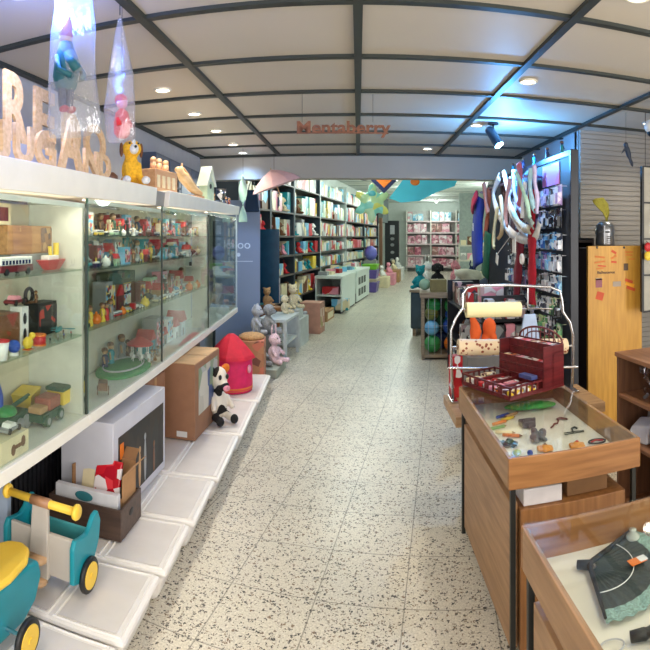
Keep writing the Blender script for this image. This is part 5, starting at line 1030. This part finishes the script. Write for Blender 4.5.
def roll(a, b_, r, m, label):
    A, B = py_(*a), py_(*b_); q = thing('paper_roll', label, 'paper roll', (A+B)/2); h = (B-A)/2
    MB().cyl(-h, h, r, n=24).build('roll', m, q, True); q.children[0].modifiers.new('e','EDGE_SPLIT'); MB().cyl(-h*1.01, h*1.01, r*.35, n=12).build('core', M_cardin, q, True)
roll((466,310),(520,309),.048, mat('cream paper', S(236,224,170), .5, var=.03), 'plain cream paper roll on the upper bar of the chrome stand')
m_dot = bpy.data.materials.new('dotted paper'); N, L, b = nodes(m_dot); tc = N.new('ShaderNodeTexCoord'); v = N.new('ShaderNodeTexVoronoi'); v.inputs['Scale'].default_value = 34; v.inputs['Randomness'].default_value = .8; L.new(tc.outputs['Object'], v.inputs['Vector'])
r = N.new('ShaderNodeValToRGB'); r.color_ramp.interpolation = 'CONSTANT'; r.color_ramp.elements[0].color = S(150,75,50)+(1,); r.color_ramp.elements[1].position = .30; r.color_ramp.elements[1].color = S(232,208,170)+(1,); L.new(v.outputs['Distance'], r.inputs[0]); L.new(r.outputs[0], b.inputs['Base Color'])
roll((458,347),(566,346),.05, m_dot, 'dotted beige paper roll on the lower bar of the chrome stand')
t = thing('red_box', 'narrow red and white carton at the left leg of the chrome stand', 'box', PY(459,372,3.5), .2); MB().box(-.035,.035,-.03,.03,0,.26).build('carton', printed('red white', [S(180,30,40),S(200,45,50),S(220,220,220),S(150,25,35)], 16), t); t.location = (.615,3.395,.622)
# ================================================================== glass topped display tables
M_tw = wood('table wood', S(128,84,44), S(166,116,68), axis=0); M_twy = wood('table wood side', S(140,102,66), S(176,136,96), axis=1)
M_felt = mat('white table lining', S(226,222,208), .8, var=.03); M_leg = mat('table leg black', S(24,26,24), .45)
def glass_table(x0, x1, y0, y1, label, cx0, cx1, cy0, cy1, low=.60):
    t = thing('display_table', label, 'display table', (x0, y0, 0)); W = x1-x0; Ln = y1-y0; k = .016
    MB().box(0,W,0,k,.68,.80).build('front_board', M_tw, t, bevel=.003); MB().box(0,W,Ln-k,Ln,.68,.80).build('back_board', M_tw, t, bevel=.003)
    MB().box(0,k,k,Ln-k,.68,.80).build('side_board', M_twy, t, bevel=.002); MB().box(W-k,W,k,Ln-k,.68,.80).build('side_board', M_twy, t, bevel=.002)
    MB().box(k,W-k,k,Ln-k,.685,.70).build('lining', M_felt, t)
    MB().box(.006,W-.006,.006,Ln-.006,.8005,.806).build('glass_top', M_tglass, t)
    for x in (.012,W-.034):
        for y in (.012,Ln-.034): MB().box(x,x+.02,y,y+.02,0,.68).build('leg', M_leg, t, bevel=.002)
    cab = MB().box(.055,W-.055,.03,Ln-.055,.04,.585).build('cabinet', wood('table cabinet', S(118,76,40), S(156,108,62), axis=2), t, bevel=.003)
    
    MB().box(.02,.05,.05,Ln-.055,.05,low+.05).build('outer_panel', M_twy, t, bevel=.002)
    return t
T1 = (.556, 1.118, 1.96, 2.97); T2 = (.462, 1.12, .62, 1.50)
glass_table(*T1, 'glass-topped wooden display table on black legs holding the burgundy stand', 0,0,0,0, .56)
glass_table(*T2, 'second glass-topped wooden display table with a lace fan, at the bottom right', 0,0,0,0, .56)
t = thing('white_box', 'flat white box in the open compartment under the farther glass table', 'box', (.63, 2.01, .587)); MB().box(0,.16,0,.4,0,.065).build('carton', mat('pale card', S(205,200,200), .6), t, bevel=.003)
t = thing('brown_box', 'brown box beside the flat white box under the farther glass table', 'box', (.82, 2.03, .587)); MB().box(0,.18,0,.4,0,.07).build('carton', mat('brown card', S(120,85,50), .7), t, bevel=.003)
ZF = .702
def onT(px, py, name, label, cat, rz=0.0, z=ZF, dz=0): return thing(name, label, cat, P(px, py, z), rz)
t = onT(536, 409, 'green_leaf_toy', 'long green plush leaf shape lying under the glass near the burgundy stand', 'toy', -.15)
mb = MB(); mb.ell((0,0,.022),(.115,.045,.02)).ell((-.09,.03,.018),(.10,.03,.015),(0,0,.5)).ell((-.10,-.02,.018),(.08,.025,.014),(0,0,-.3)); mb.build('body', mat('leaf green', S(40,150,65), .6, var=.3), t, True, remesh=.006)
t = onT(512, 399, 'dark_green_pouch', 'dark green flat pouch under the glass behind the green leaf', 'pouch', .2); MB().ell((.05,.03,.015),(.13,.06,.014)).build('pouch', mat('pouch green', S(50,80,65), .6), t, True)
for i, (px, py, c, a) in enumerate([(503,417,'blue',.5),(508,420,'yellow',.45),(512,416,'tan',.55),(500,424,'orange',.4),(505,434,'cream',-.4),(512,437,'orange',-.45),(498,429,'green',.3)]):
    t = onT(px, py, 'crayon', '%s crayon stick, %s of the bundle at the left inside the glass table' % (c, ORD[i]), 'crayon', a); MB().cyl((-.045,0,.008),(.035,0,.008),.0075,n=10).build('stick', pm(c), t, True); MB().cyl((.035,0,.008),(.05,0,.008),.0075,.001,n=10).build('tip', pm('brown'), t)
t = onT(527, 426, 'grey_toy_castle', 'dark grey small toy castle lying in the middle of the glass table', 'toy', .1); MB().box(-.035,.035,-.03,.03,0,.03).box(-.035,-.02,-.03,-.015,.03,.045).box(.02,.035,-.03,-.015,.03,.045).box(-.01,.01,-.045,-.03,0,.02).build('body', mat('pewter', S(90,85,92), .5), t, bevel=.004)
t = onT(538, 440, 'grey_toy_animal', 'grey rough toy animal lying in front of the small castle', 'toy', .3); MB().ell((0,0,.02),(.045,.025,.018)).ell((.04,.02,.022),(.02,.018,.018)).ell((-.03,-.03,.012),(.015,.02,.01)).ell((.01,-.035,.012),(.012,.02,.01)).ell((.0,.03,.03),(.015,.02,.02)).build('body', mat('stone grey', S(105,105,108), .7, var=.3, scale=40), t, True, remesh=.004)
t = onT(508, 446, 'dark_toy_car', 'dark miniature car at the left inside the glass table', 'toy car', 1.1); toy_car(t, .085, 'black', 'dark green')
t = onT(517, 456, 'yellow_green_bead', 'yellow green little toy near the front left corner of the glass table', 'toy'); MB().ell((0,0,.014),(.02,.015,.013)).build('body', mat('lime', S(170,190,60), .5), t, True)
t = onT(530, 456, 'blue_bead', 'small blue and white ball near the front of the glass table', 'toy'); MB().ell((0,0,.013),.013).build('body', pm('blue'), t, True)
for i, (px, py) in enumerate([(545,450),(577,447)]):
    t = onT(px, py, 'orange_flower_toy', ['orange flower shaped toy with a brown middle, left of two','orange flower shaped toy, right of two'][i], 'toy', .3)
    mb = MB()
    for k in range(6): mb.ell((cos(k*1.05)*.024,sin(k*1.05)*.024,.008),(.016,.016,.008))
    mb.ell((0,0,.01),.018).build('petals', mat('toy orange', S(225,150,60), .5), t, True, remesh=.004); MB().ell((0,0,.018),(.01,.01,.012)).build('middle', pm('brown' if i == 0 else 'red'), t, True)
t = onT(597, 443, 'ring_toy', 'dark ring shaped toy with red edge near the front right of the table', 'toy'); MB().tube([(cos(a)*.04,sin(a)*.025,.008) for a in [2*pi*i/20 for i in range(20)]], .004, 6, True).build('ring', M_blk, t, True); MB().tube([(-.03,0,.008),(0,.012,.01),(.03,0,.008)], .004).build('bar', pm('red'), t)
t = onT(573, 433, 'wire_stand_toy', 'small dark wire outline toy lying right of the middle of the table', 'toy'); MB().tube([(-.05,-.02,.006),(.05,-.015,.006),(.055,-.005,.006),(.02,.0,.006),(-.045,.0,.006)], .0025, 6, True).build('base_wire', mat('dark wire', S(60,65,55), .4), t); MB().tube([(0,0,.006),(.01,.04,.006),(.03,.055,.006),(.035,.035,.006)], .005).build('upper_wire', mat('dark wire', S(60,65,55), .4), t)
t = onT(560, 423, 'beaded_snake', 'thin brown and red beaded chain curling across the glass table', 'chain')
mb = MB(); pth = [(-.07,-.06),(-.05,-.04),(-.04,-.02),(-.02,-.015),(-.01,.005),(.0,.02),(.0,.045),(.015,.055),(.03,.04),(.05,.025),(.04,.04),(.02,.06)]
mb.tube([(x,y,.006) for x, y in pth], .0045, 6).build('chain', mat('bead brown', S(110,60,55), .4), t, True)
# fan table
def fan(p, a0, a1, r0, r1, label, rz=0):
    t = thing('lace_fan', label, 'fan', p, rz); n = 15; th = .0
    def sheet(ra, rb, lift, name, m, scal=0):
        rows = []
        for i in range(n*2+1):
            a = a0+(a1-a0)*i/(n*2); zz = .010+lift+(.0022 if i % 2 else 0); rb2 = rb*(1+scal*(.0 if i % 2 else .03))
            rows.append([Vector((cos(a)*q, sin(a)*q, zz)) for q in (ra, (ra+rb)/2, rb2)])
        MB().strip(rows).build(name, m, t, solid=.0012)
    sheet(.02, r0, 0, 'inner_leaf', mat('fan black cloth', S(42,52,50), .7, var=.15, scale=60)); sheet(r0, r1*.82, 0, 'outer_leaf', mat('fan dark lace', S(50,58,56), .75, var=.4, scale=150), 0); sheet(r1*.82, r1, .001, 'lace_border', mat('fan pale lace', S(130,160,150), .8, var=.45, scale=170), 1)
    MB().tube([(cos(a0+(a1-a0)*i/24)*r0, sin(a0+(a1-a0)*i/24)*r0, .0165) for i in range(25)], .0014, 5).build('white_line', pm('white'), t)
    for a in (a0, a1): MB().tube([(0,0,.018),(cos(a)*r1*.98,sin(a)*r1*.98,.018)], [.008,.004]).build('guard', M_blk, t)
    MB().tube([(-cos((a0+a1)/2)*.035,-sin((a0+a1)/2)*.03,.012),(0,0,.014),(.01,0,.014)], [.012,.014,.01]).build('knob', M_blk, t, True)
    return t
fan(P(589,570,ZF+.002), radians(-104), radians(28), .125, .225, 'open black lace fan lying under the glass of the nearest table')
fan(P(645,640,ZF+.002), radians(-50), radians(8), .10, .20, 'second dark fan at the bottom right corner under the glass')
t = thing('price_tag', 'orange and white price tag lying on the black lace fan', 'price tag', P(637,561,ZF+.026), .1); MB().box(-.025,.025,-.014,.014,0,.002).build('card', pm('orange'), t); MB().box(.005,.03,-.012,.012,.002,.003).build('label_patch', pm('white'), t)
for i, (px, py) in enumerate([(633,522),(648,526)]):
    t = thing('glass_bead', ['clear glass ornament','second clear glass ornament'][i]+' near the back of the nearest table', 'ornament', (.80+.07*i,1.45,ZF)); MB().lathe([(.008,0),(.02,.01),(.022,.022),(.008,.034),(.012,.04)], 12).build('body', mat('frosted glass', S(190,195,185), .15), t, True)
t = thing('wire_ring', 'thin pale wire ring lying at the near edge of the fan table', 'ring', P(612,648,ZF)); MB().tube([(cos(a)*.03,sin(a)*.02,.004) for a in [2*pi*i/20 for i in range(20)]], .002, 5, True).build('ring', pm('silver'), t)
# ------------------------------------------------------------------ burgundy tiered stand
M_bur = wood('burgundy wood', S(70,18,22), S(112,34,36), axis=0, rough=.35)
st = thing('tiered_stand', 'burgundy wooden tiered counter stand with a front tray and arched lattice', 'display stand', (.75, 2.62, .808), radians(26))
def edge(x0, x1, y0, y1, z, h, nm='tray_rim'):
    k = .008; mb = MB()
    for a, b_ in ((z, z+.010), (z+h-.009, z+h)): mb.box(x0,x1,y0,y0+k,a,b_).box(x0,x1,y1-k,y1,a,b_).box(x0,x0+k,y0,y1,a,b_).box(x1-k,x1,y0,y1,a,b_)
    n = 6
    for i in range(n+1):
        y = y0+(y1-y0-k)*i/n; mb.box(x0,x0+k,y,y+k,z,z+h).box(x1-k,x1,y,y+k,z,z+h); x = x0+(x1-x0-k)*i/n; mb.box(x,x+k,y0,y0+k,z,z+h).box(x,x+k,y1-k,y1,z,z+h)
    mb.build(nm, M_bur, st)
MB().box(0,.24,0,.40,0,.012).build('tray_bottom', M_bur, st, bevel=.002); edge(0,.24,0,.40,.012,.055)
for y in (.10,.20,.30): MB().box(.008,.232,y-.003,y+.003,.012,.05).build('divider', M_bur, st)
MB().box(.24,.40,.0,.36,0,.012).build('stand_bottom', M_bur, st)
for (x, z) in ((.24,.12),(.31,.20)):
    MB().box(x,x+.085,0,.36,z-.01,z).build('tier', M_bur, st, bevel=.002); MB().box(x,x+.006,0,.36,z,z+.035).build('tier_rim', M_bur, st)
    MB().box(x,x+.008,0,.36,.012,z-.01).build('tier_front', M_bur, st)
for y in (0,.352): MB().box(.24,.40,y,y+.008,.012,.235).build('side_wall', M_bur, st, bevel=.002)
MB().box(.392,.40,.008,.352,.012,.235).build('back_board', M_bur, st)
mb = MB(); mb.tube([(.396,.18+cos(a)*.172,.235+sin(a)*.07) for a in [pi*i/16 for i in range(17)]], .006, 6)
mb.tube([(.396,.18+cos(a)*.12,.235+sin(a)*.045) for a in [pi*i/12 for i in range(13)]], .004, 6)
for k in range(9): y = .04+k*.035; mb.cyl((.396,y,.235),(.396,y,.235+.07*sqrt(max(0,1-((y-.18)/.172)**2))),.003,n=6)
mb.build('arched_lattice', M_bur, st)
def sp(x, y, z): return Matrix.Translation((.75,2.62,.808)) @ Matrix.Rotation(radians(26),4,'Z') @ Vector((x,y,z))
k = 0
for x in (.02,.125):
    for y in (.012,.06,.112,.158,.212,.258,.312,.355):
        if y+.035 > .392: continue
        cn = ['yellow','white','orange','pink','white','red','black','cream'][k % 8]; o = MB().box(0,.085,0,.034,0,random.uniform(.02,.034)).build('small_packet', printed('packet '+cn, [PAL[cn],PAL['white'],PAL[cn],S(90,50,50)], 40), loc=sp(x,y,.0125), rot=(0,0,radians(26)), bevel=.002)
        tag(o, '%s small packet in the front tray of the burgundy stand, %s' % (cn, ['front row, ','back row, '][int(x > .1)]+ORD[k % 8]), 'packet', 'packets in the front tray'); k += 1
for ti, (x, z) in enumerate(((.252,.121),(.322,.201))):
    for j in range(7):
        cn = ['pink','red','white','silver','pink','orange','cream'][(j+ti*3) % 7]; o = MB().box(0,.05 if ti == 0 else .06,0,.042,0,.03).build('small_packet', printed('packet '+cn, [PAL[cn],PAL['white'],PAL[cn],S(90,50,50)], 40), loc=sp(x,.012+j*.048,z), rot=(0,0,radians(26)), bevel=.002)
        tag(o, '%s small packet on the %s tier of the burgundy stand, %s from the near end' % (cn, ['lower','upper'][ti], ORD[j]), 'packet', 'packets on the burgundy tiers')
o = MB().box(0,.045,0,.10,0,.022).build('blue_packet', mat('dull blue foil', S(60,70,120), .3), loc=sp(.17,.02,.068), rot=(0,0,radians(26)), bevel=.004); tag(o, 'blue wrapped packet lying across the right end of the tray', 'packet')
# ================================================================== right wall: yellow panel, helmet, shelf, rack
M_yp = wood('yellow varnished board', S(186,132,42), S(212,160,62), axis=2)
YP = 4.05
a_ = PY(588,300,YP); b_ = PY(642,300,YP); zt1 = PY(600,246,YP).z
t = thing('yellow_cabinet', 'yellow varnished cabinet end board with stickers and flags', 'panel', (a_.x, YP, 0)); Wp = b_.x-a_.x
MB().box(0,Wp,0,.03,0,zt1).build('board', M_yp, t, bevel=.003)
def stick(px, py, wpx, hpx, m, nm='sticker', rot=0): 
    p = PY(px, py, YP-.003); k = YP/cos((px-VX)/F)/F; MB().cbox((0,0,0),(wpx*k,.002,hpx*k)).build(nm, m, t, loc=(p.x-a_.x,-.0015,p.z), rot=(0,rot,0))
mo = mat('ink orange', S(208,120,45), .6); mrd = mat('ink red', S(205,82,40), .6); mdk = mat('ink dark', S(90,70,50), .6); mgy = mat('ink grey', S(165,150,135), .6)
for px, py, w_, h_, m_, r_ in [(600,257,11,1.8,mo,.1),(600,262,12,1.6,mo,-.12),(602,266,9,1.4,mrd,.1),(600,268.5,8,1.2,mo,-.1),(614,252,6,2.4,mrd,.5),(614,257,7,2,mo,-.5),(614,262,6,2,mrd,.1),(629,252,9,1.5,mo,0),(629,255,8,1.2,mo,.05),(632,259,7,1.2,mo,0)]: stick(px,py,w_,h_,m_,'red_lettering_stroke',r_)
textmesh('Ballesteros', .032, .0008, mdk, 'script_lettering', t, (PY(606,272,YP).x-a_.x,-.002,PY(606,273,YP).z-.005), (pi/2,0,0), .0006, 1.15)
stick(626,267,5,7,mdk,'crest'); stick(599,283,7,9,mat('ink violet', S(150,90,100), .6),'crest'); stick(599,279,7,2,mat('ink pale', S(225,200,160), .6)); stick(600,296,8,8,mrd,'red_sticker',.3); stick(617,284,9,5,mgy,'faded_print')
# small flags
stick(629,281,9,3,mrd,'flag_band',.35); stick(630,284.5,10,3.5,mat('ink yellow', S(245,170,40), .6),'flag_band',.35); stick(631,288.5,10,3,mrd,'flag_band',.35)
for px in (597,624): p = PY(px,247.5,YP); MB().ell((0,0,0),(.01,.004,.01)).build('screw', M_blk, t, loc=(p.x-a_.x,-.002,p.z))
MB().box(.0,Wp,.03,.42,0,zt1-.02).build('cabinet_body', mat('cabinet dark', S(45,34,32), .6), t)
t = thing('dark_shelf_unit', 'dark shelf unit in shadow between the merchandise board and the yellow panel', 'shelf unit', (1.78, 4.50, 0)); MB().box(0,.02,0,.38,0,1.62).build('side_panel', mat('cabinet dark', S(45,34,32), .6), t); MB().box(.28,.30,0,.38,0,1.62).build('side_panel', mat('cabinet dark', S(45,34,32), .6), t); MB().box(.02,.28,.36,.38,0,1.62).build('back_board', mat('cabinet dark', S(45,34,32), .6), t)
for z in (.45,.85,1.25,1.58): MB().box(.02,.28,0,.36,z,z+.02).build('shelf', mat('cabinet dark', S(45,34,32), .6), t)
# knight helmet on the yellow cabinet
hp = PY(605,246,YP+.16); t = thing('toy_helmet', 'silver toy knight helmet with a yellow feather on the yellow cabinet', 'helmet', (hp.x, YP+.16, zt1+.001), -.5)
Msil = mat('helmet silver', S(150,152,155), .3, .85, var=.15); MB().lathe([(.078,0),(.082,.01),(.078,.09),(.085,.11),(.078,.17),(.045,.205),(.001,.21)], 24).build('shell', Msil, t, True)
MB().box(-.045,.045,-.092,-.060,.108,.122).build('eye_slit', M_blk, t); MB().box(-.006,.006,-.096,-.070,.01,.17).build('nose_ridge', Msil, t, bevel=.002)
mb = MB()
for k in range(4): mb.cyl((.02+k*.0,-.085,.03+k*.015),(.05,-.07,.03+k*.015),.003,n=6)
mb.build('breath_holes', M_blk, t)
pth = [(.01,0,.20),(.02,0,.26),(.0,0,.32),(-.05,0,.37),(-.11,0,.385)]; rows = []
for i, p in enumerate(pth): w_ = [.01,.03,.045,.05,.015][i]; rows.append([Vector(p)+Vector((-w_*.6,-.01,-w_*.8)), Vector(p)+Vector((0,.01,0)), Vector(p)+Vector((w_*.6,-.01,w_*.8))])
MB().strip(rows).build('feather', mat('feather yellow', S(158,150,55), .8, var=.2, scale=60), t, True, solid=.008, rot=(0,0,.5))
# hanging dark bat on the slat wall
p = PR(628,152,4.6); t = thing('hanging_bat_toy', 'small dark winged toy hanging before the slatted wall', 'toy', p); MB().ell((0,0,0),(.025,.02,.07),(0,-.3,0)).ell((-.02,0,.06),.022).hexa([(-.07,-.004,-.03),(-.02,-.004,.02),(-.02,.004,.02),(-.07,.004,-.03),(-.05,-.004,.02),(-.01,-.004,.06),(-.01,.004,.06),(-.05,.004,.02)]).ell((.03,0,-.08),(.018,.01,.05),(0,-.4,0)).build('body', mat('bat dark', S(38,50,68), .6), t, True, remesh=.008); MB().tube([(-.02,0,.07),(-.02,0,CZ-p.z)], .0015, 4).build('string', M_blk, t)
# wooden shelf unit at the right edge
t = thing('wooden_shelf_unit', 'low brown wooden shelf unit with silver tinsel at the right picture edge', 'shelf unit', (1.475, 2.87, 0), -pi/2+.06)
Msh = wood('brown shelf wood', S(120,80,52), S(158,112,78), axis=0)
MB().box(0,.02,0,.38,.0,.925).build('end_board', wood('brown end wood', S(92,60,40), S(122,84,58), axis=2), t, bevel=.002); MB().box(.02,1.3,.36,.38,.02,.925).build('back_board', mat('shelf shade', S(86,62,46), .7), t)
for z in (.06,.44,.69): MB().box(.02,1.3,0,.36,z,z+.02).build('shelf', Msh, t, bevel=.002)
MB().box(-.01,1.32,-.01,.39,.925,.95).build('top', Msh, t, bevel=.003); MB().box(1.3,1.32,0,.38,0,.925).build('end_board', Msh, t)
def su(x, y, z): return Matrix.Translation((1.475,2.87,0)) @ Matrix.Rotation(-pi/2+.06,4,'Z') @ Vector((x,y,z))
t = thing('tinsel_pile', 'crumpled silver tinsel pile on the upper shelf at the right edge', 'tinsel', su(.24,.10,.712)); mb = MB()
for k in range(60):
    z = random.uniform(.01,.18); rr = .09*(1-z/.3); c = Vector((random.uniform(-rr,rr),random.uniform(-.11,.11),z+.01)); mb.cbox(c,(random.uniform(.015,.04),random.uniform(.01,.03),.003),(random.uniform(0,3),random.uniform(0,3),random.uniform(0,3)))
mb.build('tinsel', mat('tinsel silver', S(190,190,198), .2, .9, var=.2), t); t['kind'] = 'stuff'
t = thing('white_paper_bag', 'white crumpled paper bag on the middle shelf at the right edge', 'bag', su(.15,.09,.462), .4); MB().hexa([(-.07,-.08,0),(.08,-.08,0),(.08,.08,0),(-.07,.08,0),(-.03,-.07,.10),(.06,-.05,.13),(.05,.06,.11),(-.05,.05,.08)]).build('bag', mat('white paper', S(215,218,225), .6, bump=.6), t, bevel=.012)
t = thing('grey_paper_bundle', 'grey paper bundle behind the white bag on the middle shelf', 'bundle', su(.10,.24,.462)); MB().hexa([(-.06,-.07,0),(.06,-.07,0),(.06,.07,0),(-.06,.07,0),(-.04,-.05,.17),(.05,-.06,.15),(.03,.05,.16),(-.05,.05,.17)]).build('bundle', mat('grey paper', S(165,165,160), .7, bump=.6), t, bevel=.01)
t = thing('pink_packet', 'small pink packet on the middle shelf nearest the right picture edge', 'packet', su(.36,.08,.462)); MB().box(-.04,.04,-.05,.05,0,.10).build('packet', pm('pink'), t, bevel=.01)
t = thing('wooden_bowl', 'round brown bowl on the shelf unit top at the right picture edge', 'bowl', su(.27,.17,.952)); MB().lathe([(.04,0),(.085,.04),(.09,.075),(.08,.075),(.07,.035),(.01,.012)], 20).build('bowl', wood('bowl wood', S(150,80,50), S(185,110,75), axis=0), t, True)
# black framed rack with goods at the right edge
RX = PY(642,240,3.9); t = thing('black_wire_rack', 'black framed wall rack with small goods at the right picture edge', 'rack', (RX.x, 3.9, 0))
z0, z1 = PY(642,312,3.9).z, PY(642,166,3.9).z
MB().box(0,.02,0,.03,z0,z1).box(.56,.58,0,.03,z0,z1).build('upright', M_blk, t)
for k in range(5): z = z0+(z1-z0)*k/4; MB().box(.02,.56,0,.02,z-.006,z+.006).build('cross_bar', M_blk, t)
MB().box(.02,.56,.02,.03,z0,z1).build('backing', mat('rack backing', S(170,165,150), .5), t)
for i in range(2): MB().cyl((.04+.5*i,.015,z1),(.04+.5*i,.015,CZ),.003,n=6).build('hanging_wire', M_blk, t)
for i, (px, py, c, lab) in enumerate([(648,247,'red','round red ornament on the black wall rack'),(648,256,'yellow','yellow green ornament below the red one on the black rack')]):
    p = PY(px, py, 3.87); q = thing('hanging_ornament', lab, 'ornament', p); MB().ell((0,0,0),(.035,.02,.04)).build('ball', pm(c), q, True); MB().cyl((0,.0,.03),(0,.028,.05),.003,n=6).build('hook', M_blk, q)
p = PR(653,143,4.2); t = thing('pale_round_fixture', 'grey white round camera dome under the ceiling at the right edge', 'camera', (p.x,p.y,CZ)); MB().cyl((0,0,-.001),(0,0,-.16),.02).build('stem', pm('grey'), t); MB().ell((0,0,-.20),(.07,.07,.06)).build('dome', pm('white'), t, True); MB().ell((0,0,-.235),(.05,.05,.05)).build('lens', M_blk, t, True)
